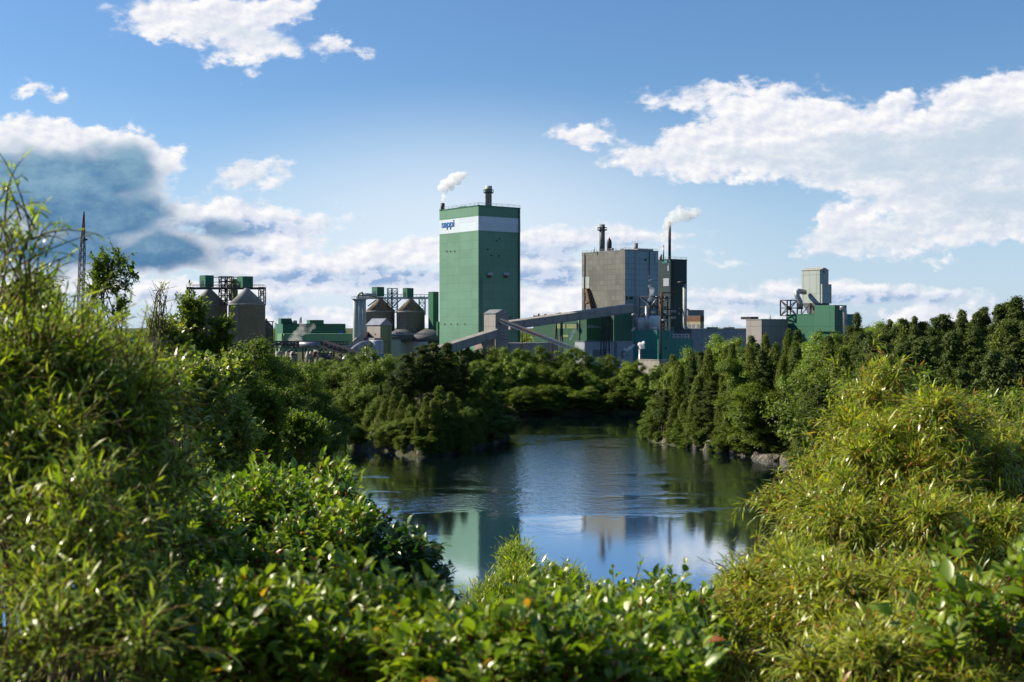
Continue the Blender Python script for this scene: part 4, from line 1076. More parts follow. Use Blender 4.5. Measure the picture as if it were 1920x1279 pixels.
# ---------------------------------------------------------------- crane boom at the left
r = empty('crane_boom', (wx(149, 620), 620, GZ0), 'tall faded red lattice crane boom at the left against the clouds', 'crane')
mb = MB(); a = pt(148, 640, 620); e = pt(157.5, 397, 620); n = 34
def sec(f):
    p = a.lerp(e, f); w = 1.15 * min(1, (1.04 - f) * 2.6); return [p + Vector((sx_ * w, sy_ * w, 0)) for sx_, sy_ in ((-1, -1), (1, -1), (1, 1), (-1, 1))]
for i in range(n):
    s0 = sec(i / n); s1 = sec((i + 1) / n)
    for j in range(4):
        mb.beam(s0[j], s1[j], .30)
        u, v = (s0[j], s1[(j + 1) % 4]) if i % 2 else (s0[(j + 1) % 4], s1[j]); mb.beam(u, v, .2); mb.beam(s1[j], s1[(j + 1) % 4], .18)
mb.build('boom', G['magenta'], r)
mb = MB(); p = a.lerp(e, .78); mb.beam(p + Vector((0, 0, 0)), p + Vector((2.2, 0, .4)), .8); mb.build('cable_block', G['dsteel'], r)
mb = MB(); p = a.lerp(e, .99); mb.beam(p, p + Vector((-.8, 0, -70)), .12); mb.build('hoist_cable', G['dsteel'], r)
# ---------------------------------------------------------------- foliage toolkit
def leaf_mat(name, cols, trans=0.35, rough=0.45, spec=0.4, tip=None, noise_scale=None):
    """leaf colours vary from leaf to leaf; light passes through the blade"""
    m, k, out = new_mat(name)
    g = k.n('ShaderNodeNewGeometry'); rn = g.outputs['Random Per Island']
    cr = k.n('ShaderNodeValToRGB'); k.L.new(rn, cr.inputs[0]); e = cr.color_ramp.elements
    e[0].position = 0; e[0].color = (*cols[0], 1); e[1].position = 1; e[1].color = (*cols[-1], 1)
    for i, c in enumerate(cols[1:-1]):
        q = cr.color_ramp.elements.new((i + 1) / (len(cols) - 1)); q.color = (*c, 1)
    if tip:      # a few leaves of another colour: list of (share, colour)
        cr2 = cr.color_ramp
        pass
    c = cr.outputs[0]
    if tip:
        s0 = 0.0
        h = k.m('FRACT', k.m('MULTIPLY', rn, 37.73))
        for sh, cc in tip:
            mk = k.m('MULTIPLY', k.m('GREATER_THAN', h, s0), k.m('LESS_THAN', h, s0 + sh)); s0 += sh
            c = k.mix(mk, c, cc)
    oi = k.n('ShaderNodeObjectInfo')
    c = k.mix(k.m('MULTIPLY', oi.outputs['Random'], 0.35), c, tuple(x * f for x, f in zip(cols[len(cols) // 2], (1.5, 1.15, 0.9))))
    b = k.n('ShaderNodeBsdfPrincipled'); k.L.new(c, b.inputs['Base Color']); b.inputs['Roughness'].default_value = rough; b.inputs['Specular IOR Level'].default_value = spec
    t = k.n('ShaderNodeBsdfTranslucent'); tc = k.mix(1.0, c, (1.6, 1.7, 0.6), 'MULTIPLY'); k.L.new(tc, t.inputs[0])
    mx = k.n('ShaderNodeMixShader'); mx.inputs[0].default_value = trans
    k.L.new(b.outputs[0], mx.inputs[1]); k.L.new(t.outputs[0], mx.inputs[2]); k.L.new(mx.outputs[0], out.inputs[0])
    return m

def bark_mat(name, c1, c2, sc=6):
    m, k, out = new_mat(name); P = k.coord('Object')
    n = k.noise(k.mapping(P, scale=(1, 1, .25)), sc, 5, .65)
    principled(k, out, k.mix(k.ss(n, .35, .65), c1, c2), .9, normal=k.bump(n, .5, .05), spec=.2)
    return m

F = {}
F['pine'] = leaf_mat('pine_needles', [(0.024, 0.048, 0.010), (0.050, 0.084, 0.015), (0.115, 0.145, 0.026)], 0.22, 0.6, 0.2)
F['cedar'] = leaf_mat('cedar_sprays', [(0.042, 0.076, 0.011), (0.090, 0.130, 0.018), (0.195, 0.220, 0.036)], 0.25, 0.6, 0.2)
F['broad'] = leaf_mat('broad_leaves', [(0.040, 0.084, 0.010), (0.090, 0.150, 0.017), (0.205, 0.265, 0.030)], 0.38, 0.5, 0.3)
F['light'] = leaf_mat('light_broad_leaves', [(0.09, 0.16, 0.02), (0.15, 0.235, 0.028), (0.25, 0.33, 0.045)], 0.35, 0.45, 0.4)
F['poplar'] = leaf_mat('poplar_leaves', [(0.10, 0.16, 0.03), (0.18, 0.25, 0.045), (0.36, 0.40, 0.12)], 0.38, 0.38, 0.7, tip=[(0.03, (.35, .24, .03))])
F['willow'] = leaf_mat('willow_leaves', [(0.11, 0.18, 0.017), (0.23, 0.30, 0.024), (0.50, 0.52, 0.07)], 0.40, 0.33, 0.75, tip=[(0.07, (.40, .22, .04)), (0.015, (.34, .11, .03))])
F['willow2'] = leaf_mat('green_willow_leaves', [(0.10, 0.185, 0.018), (0.20, 0.29, 0.025), (0.40, 0.46, 0.05)], 0.40, 0.33, 0.75, tip=[(0.02, (.32, .17, .04))])
F['dogwood'] = leaf_mat('dogwood_leaves', [(0.055, 0.125, 0.016), (0.13, 0.22, 0.020), (0.29, 0.37, 0.032)], 0.38, 0.36, 0.65, tip=[(0.010, (.50, .22, .03)), (0.006, (.36, .06, .03))])
F['dogdark'] = leaf_mat('shaded_dogwood_leaves', [(0.025, 0.070, 0.018), (0.042, 0.11, 0.022), (0.08, 0.16, 0.026)], 0.25, 0.38, 0.6, tip=[(0.01, (.36, .12, .02))])  # darker copy of the dogwood greens, shade put into the leaf colour
F['bark'] = bark_mat('grey_brown_bark', (.05, .04, .03), (.14, .115, .09))
F['red'] = bark_mat('red_twig_bark', (.12, .035, .02), (.24, .075, .035), 30)
F['twig'] = bark_mat('olive_twig_bark', (.08, .06, .02), (.18, .13, .045), 30)

def unit(a): return a / np.maximum(np.linalg.norm(a, axis=-1, keepdims=True), 1e-9)

def leaf_template(kind):
    if kind == 'card':       # a spray of foliage seen from afar, bent
        V = [(-.5, -.5, 0), (.5, -.42, .1), (.42, .5, 0), (-.45, .4, -.14)]; Fc = [(0, 1, 2), (0, 2, 3)]
    elif kind == 'tuft':     # a three-pointed tuft
        V = [(0, 0, 0), (-.55, .35, .1), (0, 1.0, 0), (.5, .5, -.1), (.15, -.4, .05)]; Fc = [(0, 2, 1), (0, 3, 2), (0, 4, 3)]
    elif kind == 'diamond':
        V = [(0, 0, 0), (.32, .45, .08), (0, 1, -.08), (-.32, .45, .08)]; Fc = [(0, 1, 2), (0, 2, 3)]
    elif kind == 'willow':
        V = [(0, 0, 0), (.065, .3, .02), (-.065, .3, .02), (.058, .68, -.04), (-.058, .68, -.04), (0, 1, -.2)]
        Fc = [(0, 1, 2), (2, 1, 3, 4), (4, 3, 5)]
    elif kind == 'ovate':
        V = [(0, 0, 0), (.2, .22, .05), (0, .25, -.01), (-.2, .22, .05), (.27, .5, .06), (0, .52, -.03), (-.27, .5, .06), (.16, .78, .0), (0, .8, -.08), (-.16, .78, .0), (0, 1.03, -.2)]
        Fc = [(0, 1, 2), (0, 2, 3), (1, 4, 5, 2), (2, 5, 6, 3), (4, 7, 8, 5), (5, 8, 9, 6), (7, 10, 8), (8, 10, 9)]
    return np.array(V, float), Fc

def leaf_mesh(name, kind, pos, axis, nrm, scale, mat, smooth=None, jitter=0.0):
    T, Fc = leaf_template(kind)
    n = len(pos); y = unit(axis); z = unit(nrm - (nrm * y).sum(-1, keepdims=True) * y); x = np.cross(y, z)
    s = np.asarray(scale, float).reshape(-1, 1, 1) * np.ones((n, 1, 1))
    Tn = T[None] * np.ones((n, 1, 1))
    if jitter: Tn = Tn * (1 + RNG.normal(0, jitter, (n, 1, 3)))
    V = pos[:, None, :] + s * (Tn[..., 0:1] * x[:, None] + Tn[..., 1:2] * y[:, None] + Tn[..., 2:3] * z[:, None])
    k_ = len(T); fl = np.concatenate([np.array(f) for f in Fc]); tot = np.array([len(f) for f in Fc])
    loops = (fl[None] + (np.arange(n) * k_)[:, None]).ravel()
    totals = np.tile(tot, n); starts = np.concatenate([[0], np.cumsum(totals)[:-1]])
    return mesh_np(name, V.reshape(-1, 3), loops, starts, totals, mat, smooth=(kind in ('ovate', 'willow')) if smooth is None else smooth)

def rand_dirs(n): return unit(RNG.normal(size=(n, 3)))

def tubes_np(name, polys, radii, mat, n=3):
    """many thin tubes: polys (m, p, 3), radii (m, p)"""
    polys = np.asarray(polys, float); m_, p_, _ = polys.shape
    d = unit(np.gradient(polys, axis=1)); ref = np.where(np.abs(d[..., 2:3]) > .9, np.array([1.0, 0, 0]), np.array([0, 0, 1.0]))
    x = unit(np.cross(d, ref)); y = np.cross(d, x)
    a = np.arange(n) * 2 * np.pi / n
    V = polys[:, :, None] + radii[:, :, None, None] * (np.cos(a)[None, None, :, None] * x[:, :, None] + np.sin(a)[None, None, :, None] * y[:, :, None])
    base = (np.arange(m_) * p_ * n)[:, None, None]; i = np.arange(p_ - 1)[None, :, None] * n; k_ = np.arange(n)[None, None, :]; k2 = (k_ + 1) % n
    q = np.stack([base + i + k_, base + i + k2, base + i + n + k2, base + i + n + k_], -1).reshape(-1, 4)
    return mesh_np(name, V.reshape(-1, 3), q.ravel(), np.arange(len(q)) * 4, np.full(len(q), 4), mat, smooth=True)

def clump_cloud(clumps, per, size, flat=1.0, up=0.45):
    """cards over the shells of small clumps: clumps (m, 4) centre and radius"""
    c = np.repeat(clumps[:, :3], per, 0); r = np.repeat(clumps[:, 3], per)
    d = rand_dirs(len(c)); d[:, 2] = np.where(d[:, 2] < -0.3, -d[:, 2], d[:, 2])
    rr = r * np.where(RNG.uniform(0, 1, len(c)) < .25, RNG.uniform(.9, 1.7, len(c)), RNG.uniform(0.4, 1.1, len(c)))
    p = c + d * rr[:, None] * np.array([1, 1, flat])
    nrm = unit(d + np.array([0, 0, up]) + rand_dirs(len(c)) * 0.65)
    ax = unit(np.cross(nrm, rand_dirs(len(c))))
    return p, ax, nrm, size * RNG.uniform(0.6, 1.3, len(c))

# ---------------------------------------------------------------- tree prototypes (unit: metres, about 16 m tall)
PROTO = {}
def proto(kind, i, crown_me, trunk_me): PROTO.setdefault(kind, []).append((crown_me, trunk_me))

def limbs_mesh(name, h, r0, spreads, mat, lean=0.0):
    m = MB(); pts = [Vector((lean * t * t * h * .2 + .15 * math.sin(5 * t), .12 * math.sin(4 * t + 1), h * t - .8 * (t == 0))) for t in (0, .2, .4, .6, .8, 1)]
    m.tube(pts, [r0 * (1 - .85 * t) for t in (0, .2, .4, .6, .8, 1)], 8)
    for (z, a, l, rise) in spreads:
        x = lean * (z / h) ** 2 * h * .2
        s = Vector((x, 0, z)); e = s + Vector((math.cos(a) * l, math.sin(a) * l, rise)); mid = s.lerp(e, .5) + Vector((0, 0, -.1 * l if rise < .3 * l else .1 * l))
        m.tube([s, mid, e], [r0 * .35 * (1 - z / h * .6), r0 * .2 * (1 - z / h * .5), .03], 5, caps=False)
    o = m.build(name, mat); me = o.data; bpy.data.objects.remove(o); return me

def make_broad(i, h=16.0, w=6.0, mat='broad', low=0.12, n=74, per=470, size=.18):
    rg = np.random.default_rng(100 + i)
    cl = []
    lobes = [(rg.normal(0, w * .33), rg.normal(0, w * .33), rg.uniform(.42, .82) * h, rg.uniform(.32, .5) * w) for _ in range(5)] + [(0, 0, h * .84, w * .36), (0, 0, h * .5, w * .55)]
    while len(cl) < n:
        L = lobes[rg.integers(len(lobes))]; d = unit(rg.normal(size=3)); rr = L[3] * rg.uniform(.75, 1.05)
        p = np.array(L[:3]) + d * rr * np.array([1, 1, 1.0])
        if p[2] < low * h or p[2] > h * .97: continue
        cl.append((*p, rg.uniform(.45, 1.5) * w / 6))
    for j in range(int(n * .35)):      # skirts near the ground
        a = rg.uniform(0, 6.28); cl.append((math.cos(a) * w * .45, math.sin(a) * w * .45, rg.uniform(low, .4) * h, rg.uniform(.7, 1.2) * w / 6))
    c = leaf_mesh('crown', 'card', *clump_cloud(np.array(cl), per, size), F[mat], jitter=.2)
    t = limbs_mesh('trunk', h * .8, .28, [(h * rg.uniform(.25, .65), a + rg.uniform(-.3, .3), w * rg.uniform(.4, .7), h * rg.uniform(.1, .25)) for a in (0, .9, 1.9, 2.8, 3.7, 4.6, 5.5)], F['bark'])
    proto(mat if mat != 'broad' else 'broad', i, c, t)

def make_pine(i, h=18.0, w=3.6, bare=.15, n=0, mat='pine'):
    rg = np.random.default_rng(200 + i)
    cl = []; lim = []
    z = h * bare
    while z < h * .985:
        f = (z / h - bare) / (1 - bare); R = w * (1 - f) ** .88 * (0.55 + .45 * min(1, f * 4)) + .22
        k_ = 5 if f < .7 else 4; a0 = rg.uniform(0, 6.28)
        for j in range(k_):
            if rg.random() < .14: continue
            a = a0 + j * 6.28 / k_ + rg.uniform(-.3, .3); L = R * rg.uniform(.6, 1.18); rise = L * (.12 + .5 * f) 
            lim.append((z, a, L * .8, rise))
            for q in np.linspace(.35, 1.0, max(2, int(L / .75))):
                cl.append((math.cos(a) * L * q + rg.normal(0, .12), math.sin(a) * L * q + rg.normal(0, .12), z + rise * q + rg.normal(0, .28), (.66 - .24 * f) * rg.uniform(.6, 1.4)))
        z += rg.uniform(.5, .95) * (1 - .45 * f)
    c = leaf_mesh('crown', 'tuft', *clump_cloud(np.array(cl), max(24, int(34000 / len(cl))), .17, flat=.75, up=.4), F[mat], jitter=.25)
    t = limbs_mesh('trunk', h * .97, .24, lim[::3], F['bark'])
    proto('pine', i, c, t)

def make_cedar(i, h=15.0, w=2.7):
    rg = np.random.default_rng(300 + i); cl = []
    for _ in range(230):
        f = rg.uniform(0.02, 1) ** .9; a = rg.uniform(0, 6.28); R = w * (1 - f) ** .75 * (.75 + .25 * math.sin(3 * a + i)) * rg.uniform(.55, 1.15) + .1
        cl.append((math.cos(a) * R, math.sin(a) * R, f * h * .98, .62 * rg.uniform(.6, 1.4) * (1.05 - .5 * f)))
    p, ax, nr, s = clump_cloud(np.array(cl), 170, .17, flat=1.5, up=.2)
    ax = unit(ax * .5 + np.array([0, 0, 1.0]))
    c = leaf_mesh('crown', 'tuft', p, ax, nr, s, F['cedar'], jitter=.25)
    t = limbs_mesh('trunk', h * .9, .2, [], F['bark'])
    proto('cedar', i, c, t)

for i in range(5): make_broad(i, w=5.2 + i * .4)
for i in range(3): make_broad(20 + i, mat='light', w=5 + i * .5, n=70, per=420, size=.18)
for i in range(5): make_pine(i, bare=(.05, .18, .1, .3, .14)[i], w=(3.6, 3.0, 4.2, 3.4, 2.8)[i])
for i in range(4): make_cedar(i)

GROUND_OFF = 0.4
def put_tree(kind, px, Y, top, label, group, wide=1.0, name=None, v=None, z=None, rot=None, X=None):
    X = wx(px, Y) if X is None else X
    z0 = H(X, Y) - GROUND_OFF if z is None else z
    zt = wz(top, Y)
    c, t = PROTO[kind][rnd.randrange(len(PROTO[kind])) if v is None else v % len(PROTO[kind])]
    hh = {'broad': 16.0, 'light': 16.0, 'pine': 18.0, 'cedar': 15.0}[kind]
    s = max(2.0, zt - z0) / hh
    nm = name or {'broad': 'broadleaf_tree', 'light': 'broadleaf_tree', 'pine': 'pine_tree', 'cedar': 'cedar_tree'}[kind]
    r = empty(nm, (X, Y, z0), label, {'broad': 'tree', 'light': 'tree', 'pine': 'pine tree', 'cedar': 'cedar tree'}[kind], group)
    r.rotation_euler = (rnd.uniform(-.03, .03), rnd.uniform(-.03, .03), rnd.uniform(0, 6.28) if rot is None else rot)
    sw = s ** .75 * wide
    r.scale = (sw, sw, s)
    link('crown', c, r); link('trunk', t, r)
    return r

ORD = ['first', 'second', 'third', 'fourth', 'fifth', 'sixth', 'seventh', 'eighth', 'ninth', 'tenth', 'eleventh', 'twelfth', 'thirteenth', 'fourteenth', 'fifteenth', 'sixteenth', 'seventeenth',
       'eighteenth', 'nineteenth', 'twentieth', 'twenty-first', 'twenty-second', 'twenty-third', 'twenty-fourth', 'twenty-fifth', 'twenty-sixth']
KN = {'broad': 'round green tree', 'light': 'light green tree', 'pine': 'dark pine', 'cedar': 'narrow cedar'}

def row(specs, where, group, wide=1.0):
    """a row of trees from left to right: (kind, px, Y, top)"""
    specs = sorted(specs, key=lambda s: s[1]); cnt = {}
    for s in specs:
        k_ = s[0]; cnt[k_] = cnt.get(k_, 0)
        lab = f'{ORD[cnt[k_]]} {KN[k_]} from the left {where}'; cnt[k_] += 1
        put_tree(k_, s[1], s[2], s[3], lab, group, wide=(s[4] if len(s) > 4 else 1.0) * wide)

# far bank below the mill: front row at the water, back row up to the yard
def lerp_top(tab, x): return float(np.interp(x, [a for a, _ in tab], [b for _, b in tab]))
topsJ = [(380, 668), (440, 650), (520, 640), (600, 668), (700, 658), (800, 655), (860, 652), (930, 644), (1000, 648), (1060, 652), (1100, 660), (1115, 676), (1165, 668), (1235, 680), (1290, 680)]
fr = []; x = 862
while x < 1262:
    fr.append((rnd.choice(['broad', 'broad', 'broad', 'light']), x, 452 + rnd.uniform(-2, 3), lerp_top(topsJ, x) + rnd.uniform(26, 44), rnd.uniform(.9, 1.15))); x += rnd.uniform(20, 27)
row(fr, 'in the waterside row of the far bank', 'trees on the far bank')
bk = []; x = 850
while x < 1250:
    bk.append((rnd.choice(['broad', 'broad', 'light']), x, 461 + rnd.uniform(-2, 3), lerp_top(topsJ, x) + rnd.uniform(-4, 12), rnd.uniform(.9, 1.1))); x += rnd.uniform(21, 28)
row(bk, 'in the upper row of the far bank', 'trees on the far bank')
sp = []; x = 850
while x < 1262:
    sp.append((rnd.choice(['broad', 'broad', 'light']), x, float(np.interp(wx(x, 446), [-25, 8, 60, 90], [425, 441, 450, 453])) + rnd.uniform(-1.2, 1.0), rnd.uniform(722, 748), rnd.uniform(1.5, 2.0))); x += rnd.uniform(17, 23)
row(sp, 'among the low bushes of the far bank', 'waterside bushes')
sp = []; x = 640
while x < 700:
    sp.append(('broad', x, 374, rnd.uniform(755, 770), 1.7)); x += 12
row(sp, 'low at the end of the left channel', 'waterside bushes')
# left bank: masses of round trees before the silos
lf = []; x = 390
for (a, b_, Y, dt, kind) in ((400, 720, 400, 0, 'B'), (420, 720, 385, 22, 'B'), (470, 700, 372, 55, 'B')):
    x = a
    sp = []
    while x < b_:
        sp.append((rnd.choice(['broad', 'broad', 'light']), x, Y + rnd.uniform(-5, 5), lerp_top([(380, 664), (450, 662), (540, 664), (600, 676), (640, 670), (665, 662), (720, 654)], x) + dt + rnd.uniform(-6, 8), 1.1)); x += rnd.uniform(24, 34)
    row(sp, {0: 'in the topmost row left of the island', 22: 'in the middle row left of the island', 55: 'in the lowest row left of the island channel'}[dt], 'trees left of the island')
sp = [('broad', 430, 260, 655, 1.1), ('broad', 480, 250, 640, 1.2), ('broad', 525, 262, 664, 1.1), ('broad', 560, 280, 690, 1.1), ('broad', 455, 215, 700, 1.1), ('broad', 400, 225, 680, 1.1),
      ('broad', 515, 225, 722, 1.0), ('broad', 565, 245, 745, 1.0), ('broad', 585, 285, 735, 1.0), ('broad', 600, 315, 745, 1.0), ('broad', 545, 200, 790, .9), ('broad', 585, 262, 772, .9), ('broad', 350, 240, 690, 1.1), ('broad', 300, 230, 700, 1.1),
      ('broad', 485, 190, 765, 1.0), ('broad', 440, 175, 770, 1.0)]
row(sp, 'on the dark wooded near-left river bank', 'trees on the near left bank')
# the island
sp = [('pine', 735, 322, 700, .9), ('pine', 762, 326, 664, 1.5), ('pine', 790, 330, 647, 1.6), ('pine', 815, 334, 645, 1.6), ('pine', 842, 338, 646, 1.6), ('pine', 868, 340, 668, 1.1), ('broad', 895, 342, 690, .8),
      ('broad', 915, 345, 715, .8), ('broad', 932, 347, 752, .7), ('pine', 775, 340, 662, 1.1), ('pine', 830, 350, 655, 1.1), ('broad', 880, 350, 682, .9), ('pine', 712, 330, 722, .8), ('broad', 948, 350, 778, .6)]
row(sp, 'in the tall group on top of the island', 'trees on the island')
sp = [('cedar', 688, 325, 760, 1.0), ('cedar', 722, 318, 742, 1.2), ('cedar', 742, 314, 728, 1.2), ('cedar', 758, 310, 742, 1.1), ('broad', 775, 306, 760, .7), ('cedar', 797, 303, 745, 1.3), ('cedar', 825, 305, 727, 1.7), ('cedar', 845, 308, 738, 1.5),
      ('cedar', 812, 300, 752, 1.4), ('cedar', 862, 312, 752, 1.4), ('broad', 880, 318, 762, .9), ('broad', 900, 325, 765, .9), ('broad', 915, 334, 770, .8), ('cedar', 700, 322, 775, .9), ('cedar', 780, 298, 785, .9), ('broad', 760, 299, 800, .45), ('cedar', 868, 306, 775, 1.2), ('broad', 925, 338, 790, .7), ('broad', 893, 318, 790, .8)]
row(sp, 'on the lower front slope of the island', 'trees on the island')

def ring(P, n, off, kinds, tops, where, group, side=None, wide=1.3):
    P = np.array(P); c = P.mean(0); sp = []
    seg = np.roll(P, -1, 0) - P; L = np.hypot(*seg.T); cum = np.concatenate([[0], np.cumsum(L)])
    for i in range(n):
        s_ = (i + rnd.random() * .6) / n * cum[-1]; j = int(np.searchsorted(cum, s_) - 1); j = max(0, min(j, len(P) - 1))
        p = P[j] + seg[j] * (s_ - cum[j]) / L[j]; p = p + (c - p) / np.hypot(*(c - p)) * off
        px = 960 + p[0] / p[1] * FPX
        if p[1] > 346 or (side and not side(px, p[1])): continue
        z = H(p[0], p[1]); h_ = rnd.uniform(*tops)
        sp.append((rnd.choice(kinds), px, p[1], HOR - (z + h_ - CAM_Z) * FPX / p[1], wide * rnd.uniform(.9, 1.4)))
    row(sp, where, group)
ring(ISLAND, 52, 1.3, ['broad', 'broad', 'cedar'], (3.2, 6.0), 'among the low bushes round the island foot', 'island bushes', side=lambda x, y: not (680 < x < 708 or 765 < x < 786))
ring(ISLAND, 34, 6.0, ['broad', 'cedar', 'cedar'], (5.0, 8.0), 'in the ring on the island slope', 'island bushes', side=lambda x, y: not (676 < x < 705))

# right bank: cedars on the waterside ledge, pines and round trees stepping up the hill
def shoreX(Y): return float(np.interp(Y, [150, 170, 225, 262, 284, 296, 314, 330, 350, 372], [85, 88, 72, 58, 63, 54, 45, 37, 35, 44]))
sp = []
Y = 349
while Y > 262:
    X = shoreX(Y) + rnd.uniform(1.6, 3.4); px = 960 + X / Y * FPX
    top = lerp_top([(1210, 742), (1240, 722), (1290, 722), (1340, 700), (1400, 720), (1450, 705), (1500, 735), (1560, 700)], px) + rnd.uniform(-12, 34)
    sp.append((rnd.choice(['cedar', 'cedar', 'pine', 'broad']), px, Y, top + rnd.uniform(-14, 10), rnd.uniform(.95, 1.6))); Y -= rnd.uniform(3.4, 5.6)
row(sp, 'along the ledge at the right waterside', 'trees on the right ledge')
sp = []
Y = 350
while Y > 262:
    X = shoreX(Y) + rnd.uniform(-.2, 1.4); px = 960 + X / Y * FPX
    sp.append((rnd.choice(['broad', 'cedar', 'broad']), px, Y, HOR - (H(X, Y) + rnd.uniform(2.2, 5.0) - CAM_Z) * FPX / Y, rnd.uniform(1.2, 1.7))); Y -= rnd.uniform(2.6, 5.5)
row(sp, 'among the bushes on the right waterline', 'waterside bushes')
sp = []
Y = 352
while Y > 258:
    X = shoreX(Y) + rnd.uniform(5.5, 8.0); px = 960 + X / Y * FPX
    sp.append((rnd.choice(['cedar', 'pine', 'pine', 'cedar', 'cedar', 'broad', 'light']), px, Y, lerp_top([(1230, 690), (1270, 668), (1330, 660), (1420, 650), (1500, 662), (1600, 650)], px) + rnd.uniform(-8, 22), rnd.uniform(.9, 1.2))); Y -= rnd.uniform(3.2, 5.0)
row(sp, 'in the second row above the right ledge', 'trees on the right bank slope')
toprow = [(1230, 690), (1262, 662), (1300, 645), (1340, 636), (1400, 626), (1460, 622), (1530, 622), (1600, 622), (1680, 610), (1760, 600), (1840, 585), (1920, 575)]
sp = []
for off, dt in ((12, 14), (20, 0)):
    Y = 350
    while Y > 252:
        X = shoreX(Y) + off + rnd.uniform(-1, 2); px = 960 + X / Y * FPX
        sp.append((rnd.choice(['pine', 'cedar', 'pine', 'cedar', 'pine', 'pine', 'light']), px, Y, lerp_top(toprow, px) + dt + rnd.uniform(-6, 14), rnd.uniform(.95, 1.2))); Y -= rnd.uniform(5.0, 7.0)
    row(sp, 'in the %s row above the right bank' % ('third' if off == 12 else 'fourth'), 'trees on the right bank slope'); sp = []
# upper right wood, nearer
sp = [('pine', 1608, 300, 592, .8), ('light', 1650, 330, 606, 1.2), ('light', 1690, 335, 602, 1.2), ('pine', 1700, 270, 598, 1.0), ('pine', 1730, 262, 604, 1.1), ('pine', 1768, 255, 590, 1.1), ('pine', 1790, 262, 602, 1.0), ('pine', 1815, 250, 604, 1.0), ('pine', 1845, 242, 583, 1.1),
      ('pine', 1886, 236, 567, 1.1), ('pine', 1918, 232, 564, 1.1), ('pine', 1945, 230, 570, 1.1), ('pine', 1752, 250, 596, .8), ('pine', 1802, 244, 588, .8), ('pine', 1829, 240, 592, .8), ('pine', 1866, 236, 578, .8), ('pine', 1903, 232, 572, .8), ('pine', 1672, 275, 606, .7), ('pine', 1715, 262, 600, .7), ('broad', 1740, 290, 606, 1.1), ('broad', 1560, 310, 622, 1.0), ('broad', 1625, 300, 618, 1.0)]
row(sp, 'on the skyline of the right hill', 'trees on the right hill')
sp = []
for x, t_ in ((1580, 662), (1620, 650), (1660, 640), (1700, 640), (1740, 634), (1785, 632), (1825, 626), (1868, 612), (1905, 604), (1940, 606)):
    sp.append((rnd.choice(['pine', 'pine', 'pine', 'pine', 'cedar']), x + rnd.uniform(-6, 6), 232 - (x - 1580) * .06, t_ + rnd.uniform(-6, 10), 1.15))
row(sp, 'in the upper middle of the right hill', 'trees on the right hill')
sp = []
for x, t_ in ((1545, 712), (1590, 706), (1650, 690), (1700, 690), (1750, 680), (1800, 684), (1850, 668), (1895, 670), (1935, 660)):
    sp.append((rnd.choice(['pine', 'pine', 'broad', 'cedar', 'pine']), x + rnd.uniform(-8, 8), 205 - (x - 1545) * .06, t_ + rnd.uniform(-6, 14), 1.2))
row(sp, 'low on the hill behind the willow', 'trees on the right hill')
sp = []
for x, t_ in ((1660, 750), (1720, 740), (1790, 740), (1850, 730), (1910, 725)):
    sp.append(('broad', x, 170, t_, 1.1))
row(sp, 'just behind the big yellow-green willow', 'trees on the right hill')

# fallen bleached trunk on the right point
mb = MB(); Yf = 335
mb.tube([pt(1253, 772, Yf), pt(1259, 786, Yf), pt(1272, 790, Yf), pt(1287, 789, Yf - 1)], [.12, .2, .28, .2], 6); mb.tube([pt(1259, 786, Yf), pt(1250, 790, Yf)], [.18, .06], 6)
o_ = mb.build('fallen_trunk', bark_mat('bleached_wood', (.35, .26, .15), (.55, .43, .28))); tag(o_, 'bleached fallen tree trunk over the dark hollow at the right point', 'dead tree')

# ---------------------------------------------------------------- rocks along the water
m, k, out = new_mat('grey_rock')
P = k.coord('Object'); n1 = k.noise(P, .9, 6, .65); vor = k.n('ShaderNodeTexVoronoi', feature='DISTANCE_TO_EDGE'); k.L.new(k.mapping(P, rot=(.3, .2, .5), scale=(.5, .5, .2)), vor.inputs[0]); vor.inputs['Scale'].default_value = 1.2
c = k.mix(k.ss(n1, .35, .65), (.045, .04, .032), (.21, .19, .165)); c = k.mix(k.ss(vor.outputs[0], 0.05, 0.0), c, (.03, .03, .028))
c = k.mix(k.ss(k.noise(P, .3, 3), .55, .7, 0, .6), c, (.20, .12, .07))
hgt = k.m('ADD', n1, k.m('MULTIPLY', k.ss(vor.outputs[0], 0, .1), .6))
principled(k, out, c, .85, normal=k.bump(hgt, .8, .4), spec=.3); ROCK = m
def rock(px, Y, y_top, wpx, label, group='rocks at the waterline', deep=1.0):
    X = wx(px, Y); zt = wz(y_top, Y); w = wpx / FPX * Y / 2 * 1.55; zb = -1.0; zt = zt if px < 830 or px == 1297 else .5 + (zt - .5) * .45
    rg = random.Random(int(px * 7 + Y)); bm = bmesh.new(); w *= rg.uniform(.8, 1.5) if px > 830 and px != 1297 else .8
    for i in range(34):
        a = rg.uniform(0, 6.28); f = rg.random(); rr = (1.15 - .5 * f) * rg.uniform(.75, 1.0)
        bm.verts.new((math.cos(a) * w * rr, math.sin(a) * w * rr * deep, zb + (zt - zb) * f * rg.uniform(.85, 1.0)))
    g_ = bmesh.ops.convex_hull(bm, input=bm.verts)
    bmesh.ops.delete(bm, geom=[v for v in bm.verts if not v.link_faces], context='VERTS')
    bmesh.ops.bevel(bm, geom=list(bm.edges), offset=min(.12, w * .1), segments=1, affect='EDGES')
    me = bpy.data.meshes.new('shore_rock'); bm.to_mesh(me); bm.free(); me.materials.append(ROCK)
    o = link('shore_rock', me, loc=(X, Y, 0)); tag(o, label, 'rock', group)
rock(690, 324, 803, 28, 'grey cliff block at the left foot of the island'); rock(712, 320, 770, 24, 'tall pale cliff face above the left foot of the island'); rock(703, 316, 812, 26, 'broad grey rock wall at the island waterline, left of its tip')
